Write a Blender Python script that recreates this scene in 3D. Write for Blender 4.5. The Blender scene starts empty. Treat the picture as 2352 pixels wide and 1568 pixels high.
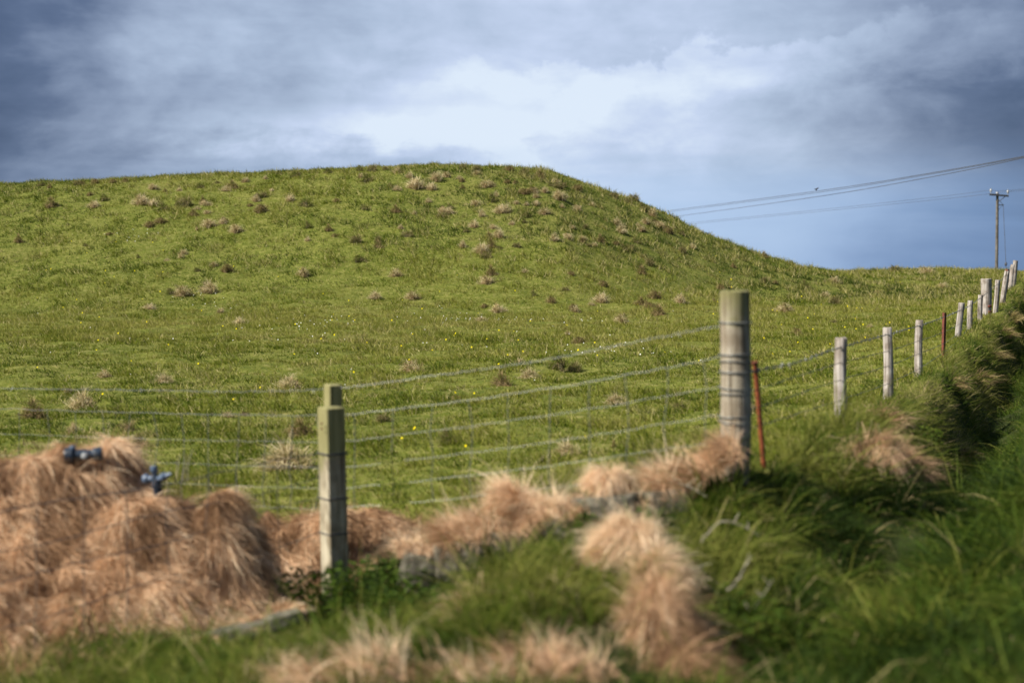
import bpy, math, random
import numpy as np
from mathutils import Vector

random.seed(7)
RNG = np.random.default_rng(11)
S = bpy.context.scene
COL = S.collection
EXPO = 0.88

# ------------------------------------------------------------------ camera geometry (2352 x 1568 grid of the photo)
F = 3267.0
HOR = 625.0
PITCH = math.atan((784 - HOR) / F)
CP, SP = math.cos(PITCH), math.sin(PITCH)


def ray(px, py):
    u = (px - 1176.0) / F
    v = (784.0 - py) / F
    d = np.array([u, CP + v * SP, -SP + v * CP])
    return d / d[1]


def at(px, py, d):
    return ray(px, py) * d


# ------------------------------------------------------------------ noise
def _hash(i, j, seed):
    n = (i.astype(np.int64) * 374761393 + j.astype(np.int64) * 668265263 + seed * 1442695041) & 0x7FFFFFFF
    n = ((n ^ (n >> 13)) * 1274126177) & 0x7FFFFFFF
    n = (n ^ (n >> 16)) & 0xFFFF
    return n / 65535.0


def vnoise(x, y, seed=0):
    x = np.asarray(x, float); y = np.asarray(y, float)
    i = np.floor(x); j = np.floor(y)
    fx = x - i; fy = y - j
    fx = fx * fx * (3 - 2 * fx); fy = fy * fy * (3 - 2 * fy)
    i = i.astype(np.int64); j = j.astype(np.int64)
    a = _hash(i, j, seed); b = _hash(i + 1, j, seed); c = _hash(i, j + 1, seed); d = _hash(i + 1, j + 1, seed)
    return (a * (1 - fx) + b * fx) * (1 - fy) + (c * (1 - fx) + d * fx) * fy


def fbm(x, y, seed=0, o=4):
    s = 0.0; a = 0.5; t = 0.0
    for k in range(o):
        s = s + a * vnoise(x * 2 ** k + 17.3 * k, y * 2 ** k - 9.1 * k, seed + k)
        t += a; a *= 0.5
    return s / t


def sstep(a, b, x):
    t = np.clip((np.asarray(x, float) - a) / (b - a), 0, 1)
    return t * t * (3 - 2 * t)


# ------------------------------------------------------------------ terrain
SL = 0.387
CS = 1 / math.sqrt(1 + SL * SL)


def xb(y):
    return 1.2 + SL * (np.asarray(y, float) - 7.6)


def uof(x, y):
    return (x - xb(y)) * CS


def zcrest(y):
    return np.interp(y, [5, 7.6, 11, 14, 17, 20, 24.5, 30, 35, 42, 50, 60, 70, 90, 130, 200, 400],
                     [-1.05, -1.06, -1.17, -1.24, -1.25, -1.2, -1.13, -1.08, -.95, -.74, -.5, -.22, -.08, -.5, -2, -8, -30])


def field0(x, y):
    f = np.interp(y, [6, 8, 12, 20, 30, 40, 50, 60, 68, 74, 90, 130, 200, 420],
                  [-1.55, -1.5, -1.42, -1.32, -1.16, -.95, -.66, -.24, 0.02, 0.0, -.7, -3, -10, -36])
    return f - 0.22 * sstep(4, -6, x) * sstep(24, 9, y)


CX = [-90, -60, -40, -27, -20.9, -15.6, -10.2, -6.7, -3.1, .43, 1.7, 3.1, 4.9, 6.3, 7.5, 9.3, 11.1, 12.6, 15]
CZ = [-1, 1.2, 2.6, 3.25, 3.42, 3.70, 3.97, 4.16, 4.32, 4.14, 3.95, 3.47, 2.85, 2.13, 1.50, .88, .38, .12, -.4]


def far_z(x, y):
    f = field0(x, y)
    u = uof(x, y)
    zc = zcrest(y)
    w = sstep(-2.2, -0.2, u)
    f = f * (1 - w) + (zc) * w
    y0 = 35 + np.clip(x - 1.5, 0, 20) * 1.25
    g = sstep(0, 1, (y - y0) / (58 - y0 + 1e-6)) * np.where(y > 58, sstep(95, 58, y), 1.0)
    cz = np.interp(x, CX, CZ)
    f = f + np.maximum(cz - f, 0) * g
    # bank face, ditch and verge on the right of the fence
    drop = 0.78 * sstep(0.30, 0.80, u) - 0.52 * sstep(0.88, 1.6, u)
    drop = drop + (fbm(x * 1.1, y * 1.1, 13, 3) - .5) * .34 * sstep(-.1, .35, u) * sstep(1.6, .8, u)
    lim = sstep(75, 60, y)
    return f - drop * lim


CTRL = []
for px, py, d in [
    (930, 1300, 7.55), (1200, 1235, 7.5), (1500, 1150, 7.5), (1690, 1085, 7.6), (1790, 1080, 7.9),
    (765, 1425, 8.3), (765, 1425, 8.1), (100, 1490, 7.3), (500, 1420, 7.6), (330, 1450, 7.9),
    (0, 1590, 6.2), (300, 1560, 6.0), (520, 1500, 6.4),
    (700, 1500, 6.1), (1000, 1480, 5.5), (1250, 1345, 6.2), (1200, 1410, 5.6), (1000, 1590, 4.8), (900, 1475, 7.0), (760, 1440, 7.6),
    (1430, 1265, 6.4), (1500, 1455, 5.6), (1540, 1590, 4.9), (1230, 1590, 4.8),
    (1640, 1400, 6.2), (1700, 1480, 5.8), (1720, 1620, 5.2), (1650, 1260, 7.0),
    (1800, 1180, 7.5), (1900, 1250, 7.3), (1900, 1400, 6.2), (2040, 1385, 7.0), (1870, 1530, 5.7), (1790, 1300, 6.8), (2000, 1150, 8.3), (2120, 1210, 8.6),
    (2300, 1310, 6.6), (2350, 1510, 5.0), (2330, 1140, 8.4), (2150, 1560, 5.0),
    (600, 1330, 9.0), (760, 1300, 9.2), (900, 1245, 9.0), (1200, 1150, 8.8), (1500, 1100, 8.6),
]:
    CTRL.append(at(px, py, d))
for y in (10.6, 12.0):
    for x in np.linspace(-6, 7, 22):
        CTRL.append(np.array([x, y, float(far_z(x, y))]))
for x, y, z in [(-6, 6, -1.75), (-6, 8, -1.75), (6, 4, -1.35), (6, 8, -1.33), (0, 2.5, -1.5), (-4, 3, -1.7), (4, 2, -1.4), (0, -1, -1.55),
                (-5, -3, -1.55), (5, -3, -1.5), (0, -6, -1.55), (-8, 1, -1.6), (8, 1, -1.45)]:
    CTRL.append(np.array([x, y, z]))
# the ditch between bank and verge, and the bank's top, close to the strainer
for y in (8.6, 9.3, 10.0):
    zc = float(zcrest(y))
    for uu, dz in ((0.05, -.02), (0.45, -.12), (0.85, -.46), (1.1, -.50), (1.6, -.26), (2.6, -.18)):
        CTRL.append(np.array([float(xb(y)) + uu / CS, y, zc + dz]))
CTRL = np.array(CTRL)


def _k(r):
    return np.where(r > 1e-9, r * r * np.log(r + 1e-12), 0)


_n = len(CTRL)
_R = np.hypot(CTRL[:, None, 0] - CTRL[None, :, 0], CTRL[:, None, 1] - CTRL[None, :, 1])
_A = np.zeros((_n + 3, _n + 3))
_A[:_n, :_n] = _k(_R) + np.eye(_n) * 0.02
_A[:_n, _n] = 1; _A[:_n, _n + 1] = CTRL[:, 0]; _A[:_n, _n + 2] = CTRL[:, 1]
_A[_n:, :_n] = _A[:_n, _n:].T
_b = np.zeros(_n + 3); _b[:_n] = CTRL[:, 2]
_W = np.linalg.solve(_A, _b)


def near_z(x, y):
    x = np.atleast_1d(np.asarray(x, float)); y = np.atleast_1d(np.asarray(y, float))
    out = np.empty(x.size)
    xf = x.ravel(); yf = y.ravel()
    for s in range(0, x.size, 20000):
        a = xf[s:s + 20000]; b = yf[s:s + 20000]
        r = np.hypot(a[:, None] - CTRL[None, :, 0], b[:, None] - CTRL[None, :, 1])
        out[s:s + 20000] = _k(r) @ _W[:_n] + _W[_n] + _W[_n + 1] * a + _W[_n + 2] * b
    return out.reshape(x.shape)


def ground_z(x, y):
    x = np.atleast_1d(np.asarray(x, float)); y = np.atleast_1d(np.asarray(y, float))
    z = far_z(x, y)
    m = (y < 10.5) & (y > -6) & (np.abs(x) < 8)
    if m.any():
        w = sstep(10.5, 9.0, y[m]) * sstep(8, 6, np.abs(x[m])) * sstep(-6, -4, y[m])
        base = np.where(y[m] < 6, -1.55, z[m])
        z = z.copy()
        z[m] = base * (1 - w) + near_z(x[m], y[m]) * w
    z = np.where((y <= -6) | ((y < 6) & (np.abs(x) >= 8)), -1.55, z)
    # hummocks
    z = z + ((fbm(x * .9, y * .9, 3, 3) - .5) * .12 + (fbm(x * 2.3, y * 2.3, 5, 2) - .5) * .09) * sstep(9, 14, y) + (fbm(x * .25, y * .25, 9, 2) - .5) * .3 * sstep(20, 40, y)
    return z


def gz(x, y):
    return float(ground_z(x, y)[0])


def hit(px, py, d0=3.0, d1=90.0):
    r = ray(px, py)
    ds = np.linspace(d0, d1, 1800)
    zz = ground_z(r[0] * ds, ds)
    below = np.nonzero(r[2] * ds <= zz)[0]
    d = ds[below[0]] if len(below) else ds[-1]
    return np.array([r[0] * d, d, gz(r[0] * d, d)])


# ------------------------------------------------------------------ materials
def mat(name):
    m = bpy.data.materials.new(name); m.use_nodes = True
    nt = m.node_tree; nt.nodes.clear()
    out = nt.nodes.new('ShaderNodeOutputMaterial')
    return m, nt, out


def N(nt, typ, **kw):
    n = nt.nodes.new(typ)
    for k, v in kw.items():
        if k.startswith('i_'):
            key = k[2:].replace('_', ' ')
            n.inputs[key].default_value = v
        else:
            setattr(n, k, v)
    return n


def ramp(nt, fac, stops):
    r = nt.nodes.new('ShaderNodeValToRGB')
    e = r.color_ramp.elements
    while len(e) < len(stops): e.new(0.5)
    for q, (p, c) in zip(e, stops):
        q.position = p; q.color = (c[0], c[1], c[2], 1)
    nt.links.new(fac, r.inputs[0])
    return r.outputs[0]


def blade_material(name, trans=0.3, rough=0.55, spec=0.25):
    m, nt, out = mat(name)
    a = N(nt, 'ShaderNodeAttribute', attribute_name='col')
    p = N(nt, 'ShaderNodeBsdfPrincipled', i_Roughness=rough)
    p.inputs['Specular IOR Level'].default_value = spec
    t = N(nt, 'ShaderNodeBsdfTranslucent')
    mx = N(nt, 'ShaderNodeMixShader'); mx.inputs[0].default_value = trans
    nt.links.new(a.outputs['Color'], p.inputs['Base Color'])
    nt.links.new(a.outputs['Color'], t.inputs['Color'])
    nt.links.new(p.outputs[0], mx.inputs[1]); nt.links.new(t.outputs[0], mx.inputs[2])
    nt.links.new(mx.outputs[0], out.inputs[0])
    return m


M_GRASS = blade_material('grass_blades', .35, .65, .12)
M_STRAW = blade_material('dead_grass_blades', .25, .6, .2)
M_PETAL = blade_material('petals', .3, .6, .1)


def ground_material():
    m, nt, out = mat('turf_soil')
    tc = N(nt, 'ShaderNodeTexCoord')
    n1 = N(nt, 'ShaderNodeTexNoise', i_Scale=0.35, i_Detail=8.0, i_Roughness=.65)
    n2 = N(nt, 'ShaderNodeTexNoise', i_Scale=7.0, i_Detail=6.0, i_Roughness=.7)
    nt.links.new(tc.outputs['Object'], n1.inputs['Vector']); nt.links.new(tc.outputs['Object'], n2.inputs['Vector'])
    c1 = ramp(nt, n1.outputs['Fac'], [(.3, (.060, .092, .010)), (.5, (.112, .144, .017)), (.7, (.18, .185, .045))])
    c2 = ramp(nt, n2.outputs['Fac'], [(.35, (.045, .055, .012)), (.52, (.125, .130, .026)), (.70, (.30, .245, .11))])
    mx = N(nt, 'ShaderNodeMixRGB'); mx.inputs[0].default_value = .6
    nt.links.new(c1, mx.inputs[1]); nt.links.new(c2, mx.inputs[2])
    at_ = N(nt, 'ShaderNodeAttribute', attribute_name='col')
    mu = N(nt, 'ShaderNodeMixRGB'); nt.links.new(at_.outputs['Fac'], mu.inputs[0]); nt.links.new(mx.outputs[0], mu.inputs[1])
    nt.links.new(ramp(nt, n2.outputs['Fac'], [(.3, (.014, .020, .006)), (.55, (.030, .040, .010)), (.75, (.07, .06, .025))]), mu.inputs[2])
    mx = mu
    p = N(nt, 'ShaderNodeBsdfPrincipled', i_Roughness=.95)
    p.inputs['Specular IOR Level'].default_value = .1
    b = N(nt, 'ShaderNodeBump', i_Strength=.6, i_Distance=.05)
    nt.links.new(n2.outputs['Fac'], b.inputs['Height'])
    nt.links.new(b.outputs[0], p.inputs['Normal'])
    nt.links.new(mx.outputs[0], p.inputs['Base Color']); nt.links.new(p.outputs[0], out.inputs[0])
    return m


def wood_material(name, dark, mid, light, lichen=None, lich_z=None, scale=1.0):
    m, nt, out = mat(name)
    tc = N(nt, 'ShaderNodeTexCoord'); oi = N(nt, 'ShaderNodeObjectInfo')
    add = N(nt, 'ShaderNodeVectorMath', operation='ADD')
    sc = N(nt, 'ShaderNodeVectorMath', operation='SCALE'); sc.inputs['Scale'].default_value = 40
    nt.links.new(oi.outputs['Random'], sc.inputs[0])
    nt.links.new(tc.outputs['Object'], add.inputs[0]); nt.links.new(sc.outputs[0], add.inputs[1])
    mp = N(nt, 'ShaderNodeMapping'); mp.inputs['Scale'].default_value = (45 * scale, 45 * scale, 2.2 * scale)
    nt.links.new(add.outputs[0], mp.inputs['Vector'])
    n1 = N(nt, 'ShaderNodeTexNoise', i_Scale=1.0, i_Detail=6.0, i_Roughness=.65)
    nt.links.new(mp.outputs[0], n1.inputs['Vector'])
    n2 = N(nt, 'ShaderNodeTexNoise', i_Scale=7.0 * scale, i_Detail=5.0)
    nt.links.new(add.outputs[0], n2.inputs['Vector'])
    c = ramp(nt, n1.outputs['Fac'], [(.30, dark), (.48, mid), (.68, light)])
    blot = ramp(nt, n2.outputs['Fac'], [(.38, (.55, .5, .45)), (.55, (1, 1, 1))])
    mu = N(nt, 'ShaderNodeMixRGB', blend_type='MULTIPLY'); mu.inputs[0].default_value = .8
    nt.links.new(c, mu.inputs[1]); nt.links.new(blot, mu.inputs[2])
    mp2 = N(nt, 'ShaderNodeMapping'); mp2.inputs['Scale'].default_value = (26 * scale, 26 * scale, .9 * scale)
    nt.links.new(add.outputs[0], mp2.inputs['Vector'])
    n3 = N(nt, 'ShaderNodeTexNoise', i_Scale=1.0, i_Detail=3.0, i_Roughness=.5); nt.links.new(mp2.outputs[0], n3.inputs['Vector'])
    crack = ramp(nt, n3.outputs['Fac'], [(.33, (.22, .20, .17)), (.38, (1, 1, 1))])
    mc = N(nt, 'ShaderNodeMixRGB', blend_type='MULTIPLY'); mc.inputs[0].default_value = .9
    nt.links.new(mu.outputs[0], mc.inputs[1]); nt.links.new(crack, mc.inputs[2])
    last = mc.outputs[0]
    if lichen:
        sep = N(nt, 'ShaderNodeSeparateXYZ'); nt.links.new(tc.outputs['Object'], sep.inputs[0])
        a1 = N(nt, 'ShaderNodeMath', operation='MULTIPLY_ADD'); a1.inputs[1].default_value = .55; a1.inputs[2].default_value = -.27
        nt.links.new(n2.outputs['Fac'], a1.inputs[0])
        a2 = N(nt, 'ShaderNodeMath', operation='ADD'); nt.links.new(sep.outputs['Z'], a2.inputs[0]); nt.links.new(a1.outputs[0], a2.inputs[1])
        mr = N(nt, 'ShaderNodeMapRange', interpolation_type='SMOOTHSTEP')
        mr.inputs['From Min'].default_value = lich_z - .12; mr.inputs['From Max'].default_value = lich_z + .12
        mr.inputs['To Max'].default_value = .85
        nt.links.new(a2.outputs[0], mr.inputs['Value'])
        l2 = N(nt, 'ShaderNodeMixRGB'); nt.links.new(mr.outputs[0], l2.inputs[0]); nt.links.new(last, l2.inputs[1])
        lm = N(nt, 'ShaderNodeMixRGB', blend_type='MULTIPLY'); lm.inputs[0].default_value = .7
        lm.inputs[1].default_value = (*lichen, 1); 
        lc = ramp(nt, n1.outputs['Fac'], [(.35, (.5, .5, .5)), (.6, (1.2, 1.2, 1.2))])
        nt.links.new(lc, lm.inputs[2]); nt.links.new(lm.outputs[0], l2.inputs[2])
        last = l2.outputs[0]
    p = N(nt, 'ShaderNodeBsdfPrincipled', i_Roughness=.85); p.inputs['Specular IOR Level'].default_value = .2
    b = N(nt, 'ShaderNodeBump', i_Strength=.7, i_Distance=.006)
    nt.links.new(n1.outputs['Fac'], b.inputs['Height']); nt.links.new(b.outputs[0], p.inputs['Normal'])
    nt.links.new(last, p.inputs['Base Color']); nt.links.new(p.outputs[0], out.inputs[0])
    return m


def speckle_material(name, stops, scale=20, rough=.7, metal=0.0, bump=.3, dist=.004):
    m, nt, out = mat(name)
    tc = N(nt, 'ShaderNodeTexCoord')
    n1 = N(nt, 'ShaderNodeTexNoise', i_Scale=scale, i_Detail=7.0, i_Roughness=.65)
    nt.links.new(tc.outputs['Object'], n1.inputs['Vector'])
    p = N(nt, 'ShaderNodeBsdfPrincipled', i_Roughness=rough, i_Metallic=metal)
    b = N(nt, 'ShaderNodeBump', i_Strength=bump, i_Distance=dist)
    nt.links.new(n1.outputs['Fac'], b.inputs['Height']); nt.links.new(b.outputs[0], p.inputs['Normal'])
    nt.links.new(ramp(nt, n1.outputs['Fac'], stops), p.inputs['Base Color']); nt.links.new(p.outputs[0], out.inputs[0])
    return m


M_GROUND = ground_material()
M_STRAINER = wood_material('weathered_round_wood', (.15, .12, .085), (.30, .265, .20), (.46, .43, .36), (.17, .165, .055), .93)
M_SAWN = wood_material('sawn_treated_wood', (.17, .15, .10), (.37, .33, .235), (.50, .46, .36), (.21, .20, .075), 1.0)
M_GREYWOOD = wood_material('silvered_wood', (.11, .09, .075), (.30, .27, .245), (.50, .47, .44))
M_POLE = wood_material('dark_pole_wood', (.06, .055, .05), (.13, .12, .105), (.2, .185, .165), scale=.3)
M_STONE = speckle_material('flagstone', [(.32, (.03, .028, .018)), (.46, (.075, .068, .045)), (.56, (.13, .118, .09)), (.66, (.24, .22, .15))], 16, .9, 0, .8, .02)
M_RUST = speckle_material('orange_painted_iron', [(.35, (.06, .020, .010)), (.48, (.20, .050, .018)), (.66, (.33, .085, .030))], 22, .65, 0, .4)
M_DARKRUST = speckle_material('dark_rusty_iron', [(.35, (.05, .016, .01)), (.55, (.14, .035, .02)), (.75, (.22, .06, .03))], 25, .8)
M_WIRE = speckle_material('galvanised_wire', [(.3, (.11, .12, .12)), (.6, (.19, .20, .19)), (.8, (.18, .135, .10))], 30, .45, .45, .1)
M_CABLE = speckle_material('power_cable', [(.3, (.03, .03, .035)), (.7, (.06, .06, .065))], 10, .6)
M_NAVY = speckle_material('navy_plastic', [(.3, (.010, .018, .032)), (.7, (.022, .038, .062))], 14, .38, 0, .05)
M_BLUEGREY = speckle_material('blue_grey_plastic', [(.3, (.045, .075, .13)), (.7, (.10, .15, .23))], 14, .45, 0, .05)
M_PALE = speckle_material('pale_label', [(.3, (.4, .42, .42)), (.7, (.6, .62, .62))], 30, .5)
M_CERAMIC = speckle_material('grey_ceramic', [(.3, (.22, .24, .27)), (.7, (.36, .38, .4))], 9, .3)
M_STEEL = speckle_material('dark_steel', [(.3, (.035, .04, .05)), (.7, (.07, .075, .085))], 9, .5, .3)
M_BIRD = speckle_material('dark_feathers', [(.3, (.012, .011, .012)), (.7, (.03, .028, .03))], 20, .8)
M_TWIG = speckle_material('bleached_stalk', [(.3, (.22, .19, .14)), (.7, (.42, .38, .30))], 40, .8)


def sea_material():
    m, nt, out = mat('sea_water')
    tc = N(nt, 'ShaderNodeTexCoord')
    n1 = N(nt, 'ShaderNodeTexNoise', i_Scale=.02, i_Detail=6.0)
    nt.links.new(tc.outputs['Object'], n1.inputs['Vector'])
    p = N(nt, 'ShaderNodeBsdfPrincipled', i_Roughness=.35)
    p.inputs['Base Color'].default_value = (.012, .03, .055, 1)
    b = N(nt, 'ShaderNodeBump', i_Strength=.4, i_Distance=1.0)
    nt.links.new(n1.outputs['Fac'], b.inputs['Height']); nt.links.new(b.outputs[0], p.inputs['Normal'])
    nt.links.new(p.outputs[0], out.inputs[0])
    return m


M_SEA = sea_material()


# ------------------------------------------------------------------ object helpers
def tag(o, label, cat, group=None, kind=None):
    o['label'] = label; o['category'] = cat
    if group: o['group'] = group
    if kind: o['kind'] = kind
    return o


class NB:
    """collects numpy geometry: verts, polygons of mixed size, one colour per vertex"""
    def __init__(s):
        s.v = []; s.c = []; s.l = []; s.t = []; s.n = 0

    def add(s, V, loops, totals, C):
        s.v.append(V); s.c.append(C); s.l.append(loops + s.n); s.t.append(totals); s.n += len(V)

    def build(s, name, m, parent=None, loc=None, smooth=False):
        V = np.concatenate(s.v).astype(np.float32); C = np.concatenate(s.c).astype(np.float32)
        L = np.concatenate(s.l).astype(np.int32); T = np.concatenate(s.t).astype(np.int32)
        if loc is not None: V = V - np.asarray(loc, np.float32)[None]
        me = bpy.data.meshes.new(name)
        me.vertices.add(len(V)); me.vertices.foreach_set('co', V.ravel())
        me.loops.add(len(L)); me.loops.foreach_set('vertex_index', L)
        me.polygons.add(len(T))
        st = np.zeros(len(T), np.int32); st[1:] = np.cumsum(T)[:-1]
        me.polygons.foreach_set('loop_start', st); me.polygons.foreach_set('loop_total', T)
        if smooth: me.polygons.foreach_set('use_smooth', np.ones(len(T), bool))
        at_ = me.attributes.new('col', 'FLOAT_COLOR', 'POINT')
        at_.data.foreach_set('color', np.concatenate([C, np.ones((len(C), 1), np.float32)], 1).ravel())
        me.update(calc_edges=True); me.validate()
        me.materials.append(m)
        o = bpy.data.objects.new(name, me); COL.objects.link(o)
        if loc is not None: o.location = loc
        if parent: o.parent = parent
        return o


def nrm(a):
    return a / np.maximum(np.linalg.norm(a, axis=1, keepdims=True), 1e-9)


def blades(nb, P, D, H, W, C, grav=0.8, segs=3, up=None, rng=RNG, tip=None):
    """P roots, D first direction, H length, W width, C colour per blade; the blade droops by grav"""
    n = len(P)
    if n == 0: return
    H = np.broadcast_to(H, (n,)).astype(float); W = np.broadcast_to(W, (n,)).astype(float)
    grav = np.broadcast_to(grav, (n,)).astype(float)
    D = nrm(D)
    a = rng.normal(size=(n, 3)); a[:, 2] *= .35
    side = nrm(np.cross(D, a))
    prof = {3: [1, .85, .55], 2: [1, .6], 1: [1]}[segs]
    pos = P.copy(); rows = []
    for k in range(segs):
        w = (W * prof[k] * .5)[:, None]
        rows += [pos - side * w, pos + side * w]
        t = (k + .5) / segs
        d = D.copy(); d[:, 2] -= grav * t
        pos = pos + nrm(d) * (H / segs)[:, None]
    rows.append(pos)
    V = np.stack(rows, 1).reshape(-1, 3)
    m = 2 * segs + 1
    pat = []
    tot = []
    for k in range(segs - 1):
        pat += [2 * k, 2 * k + 1, 2 * k + 3, 2 * k + 2]; tot.append(4)
    pat += [2 * segs - 2, 2 * segs - 1, 2 * segs]; tot.append(3)
    L = (np.arange(n)[:, None] * m + np.array(pat)[None]).ravel()
    T = np.tile(np.array(tot), n)
    CC = np.repeat(C[:, None, :], m, 1)
    if tip is not None:
        CC[:, -1] = CC[:, -1] * .4 + np.asarray(tip)[None] * .6
    nb.add(V, L, T, CC.reshape(-1, 3))


def pick(stops, t):
    """colour ramp for albedo"""
    ps = [s[0] for s in stops]; cs = np.array([s[1] for s in stops])
    return np.stack([np.interp(t, ps, cs[:, k]) for k in range(3)], -1)


class MB:
    """plain mesh builder for hand-made things"""
    def __init__(s): s.v = []; s.f = []

    def ring_loft(s, rings, cap0=True, cap1=True):
        o = len(s.v); k = len(rings[0])
        for r in rings: s.v += [tuple(p) for p in r]
        for i in range(len(rings) - 1):
            for j in range(k):
                a = o + i * k + j; b = o + i * k + (j + 1) % k
                s.f.append((a, b, b + k, a + k))
        if cap0: s.f.append(tuple(o + j for j in reversed(range(k))))
        if cap1: s.f.append(tuple(o + (len(rings) - 1) * k + j for j in range(k)))

    def tube(s, pts, r, k=6):
        pts = [Vector(p) for p in pts]
        rings = []
        for i, p in enumerate(pts):
            t = (pts[min(i + 1, len(pts) - 1)] - pts[max(i - 1, 0)]).normalized()
            ref = Vector((0, 0, 1)) if abs(t.z) < .9 else Vector((1, 0, 0))
            a = t.cross(ref).normalized(); b = t.cross(a)
            rr = r[i] if hasattr(r, '__len__') else r
            rings.append([p + (a * math.cos(2 * math.pi * j / k) + b * math.sin(2 * math.pi * j / k)) * rr for j in range(k)])
        s.ring_loft(rings)

    def box(s, c, sx, sy, sz, rz=0, ry=0, bev=0.0):
        ca, sa = math.cos(rz), math.sin(rz)
        prof = [(-1, -1), (1, -1), (1, 1), (-1, 1)]
        hx, hy, hz = sx / 2, sy / 2, sz / 2
        rings = []
        bv = min(bev, hx * .9, hy * .9, hz * .9)
        def oct(hx, hy, z):
            if bv <= 0: q = [(a * hx, b * hy) for a, b in prof]
            else: q = [(-hx + bv, -hy), (hx - bv, -hy), (hx, -hy + bv), (hx, hy - bv), (hx - bv, hy), (-hx + bv, hy), (-hx, hy - bv), (-hx, -hy + bv)]
            out = []
            for x, y in q:
                x2 = x * math.cos(ry) + z * math.sin(ry); z2 = -x * math.sin(ry) + z * math.cos(ry)
                out.append((c[0] + x2 * ca - y * sa, c[1] + x2 * sa + y * ca, c[2] + z2))
            return out
        if bv > 0:
            rings = [oct(hx - bv, hy - bv, -hz), oct(hx, hy, -hz + bv), oct(hx, hy, hz - bv), oct(hx - bv, hy - bv, hz)]
        else:
            rings = [oct(hx, hy, -hz), oct(hx, hy, hz)]
        s.ring_loft(rings)

    def lathe(s, prof, k=14, origin=(0, 0, 0)):
        s.ring_loft([[(origin[0] + r * math.cos(2 * math.pi * j / k), origin[1] + r * math.sin(2 * math.pi * j / k), origin[2] + z) for j in range(k)] for r, z in prof])

    def build(s, name, m, parent=None, loc=None, smooth=True, rot=None):
        me = bpy.data.meshes.new(name); me.from_pydata(s.v, [], s.f); me.update()
        me.materials.append(m)
        if smooth:
            me.polygons.foreach_set('use_smooth', [len(p.vertices) == 4 for p in me.polygons])
            try: me.set_sharp_from_angle(angle=math.radians(40))
            except Exception: pass
        o = bpy.data.objects.new(name, me); COL.objects.link(o)
        if loc is not None: o.location = loc
        if rot is not None: o.rotation_euler = rot
        if parent: o.parent = parent
        return o


# ------------------------------------------------------------------ ground and sea
def lush_mask(V):
    """1 where bank, ditch and verge have rank wet ground, 0 on the grazed pasture"""
    x, y = V[:, 0], V[:, 1]
    u = uof(x, y)
    fa = np.interp(x, [-6, -3.4, -1.05, 1.2], [11.6, 10.4, 8.55, 7.6])
    return np.clip(np.where(x < 1.3, sstep(.15, -.15, y - fa), 0) + sstep(.15, .5, u), 0, 1) * (y > -30)


def build_ground():
    rs = np.concatenate([np.linspace(.5, 3, 12), np.linspace(3.1, 13, 150), 13 * np.exp(np.linspace(.005, math.log(80 / 13.), 400)),
                         80 * np.exp(np.linspace(.03, math.log(420 / 80.), 40))])
    th = np.concatenate([np.linspace(-180, -34, 60, endpoint=False), np.linspace(-34, 34, 420, endpoint=False), np.linspace(34, 180, 60, endpoint=False)])
    th = np.radians(th)
    R, T = np.meshgrid(rs, th, indexing='ij')
    X = R * np.sin(T); Y = R * np.cos(T)
    Z = ground_z(X.ravel(), Y.ravel()).reshape(X.shape)
    # behind and beside: the land keeps level, then falls to the shore
    Z = np.where(Y < -6, -1.55 - np.clip(R - 80, 0, 1e9) * .08, Z)
    k = len(th); nr = len(rs)
    V = np.stack([X, Y, Z], -1).reshape(-1, 3)
    V = np.concatenate([V, [[0, 0, -1.55]]])
    i = np.arange(nr - 1)[:, None]; j = np.arange(k)[None]
    a = i * k + j; b = i * k + (j + 1) % k
    q = np.stack([a, a + k, b + k, b], -1).reshape(-1, 4)
    tri = np.stack([np.full(k, len(V) - 1), np.arange(k), (np.arange(k) + 1) % k], -1)
    nb = NB()
    nb.add(V, np.concatenate([q.ravel(), tri.ravel()]), np.concatenate([np.full(len(q), 4), np.full(k, 3)]), np.repeat(lush_mask(V)[:, None], 3, 1))
    o = nb.build('ground', M_GROUND, smooth=True)
    tag(o, 'rolling turf of field, rounded green hill, bank and ditch', 'ground', kind='structure')


build_ground()
mb = MB()
mb.ring_loft([[(40000 * math.cos(2 * math.pi * j / 64), 40000 * math.sin(2 * math.pi * j / 64), z) for j in range(64)] for z in (-27, -26)])
tag(mb.build('sea', M_SEA, smooth=False), 'narrow strip of dark blue sea on the horizon behind the pole', 'sea', kind='structure')

# ------------------------------------------------------------------ grass
FA = np.array([[-6, 11.6], [-3.4, 10.4], [-1.05, 8.55], [1.2, 7.6], [1.6, 7.9], [30, 90]])


def fence_a(x):
    return np.interp(x, FA[:, 0], FA[:, 1])


def sample_zone(n, d0, d1, power, half=.38, margin=1.0):
    ds = np.linspace(d0, d1, 4000)
    w = (10 / ds) ** power * (2 * half * ds + 2 * margin)
    c = np.cumsum(w); c /= c[-1]
    d = np.interp(RNG.random(n), c, ds)
    x = (RNG.random(n) * 2 - 1) * (half * d + margin)
    return x, d


WIND = np.array([-.55, -.1, 0])
FIELD_STOPS = [(0, (.036, .064, .006)), (.3, (.088, .128, .009)), (.55, (.155, .182, .016)), (.78, (.245, .242, .048)), (1, (.50, .43, .22))]
LUSH_STOPS = [(0, (.018, .036, .005)), (.4, (.046, .082, .008)), (.7, (.100, .140, .015)), (.88, (.185, .190, .040)), (1, (.40, .32, .17))]


def field_tone(x, y):
    big = fbm(x * .16, y * .10, 21, 3); mid = fbm(x * .9, y * .6, 31, 3); fine = fbm(x * 2.6, y * 2.0, 37, 2)
    lush = sstep(42, 47, y) * sstep(56, 50, y) * sstep(-8, -1, x) * .38
    flat = sstep(18, 28, y) * sstep(44, 38, y) * .12
    return big * .40 + mid * .30 + fine * .30 - lush + flat - .035 * sstep(40, 47, y)


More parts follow.
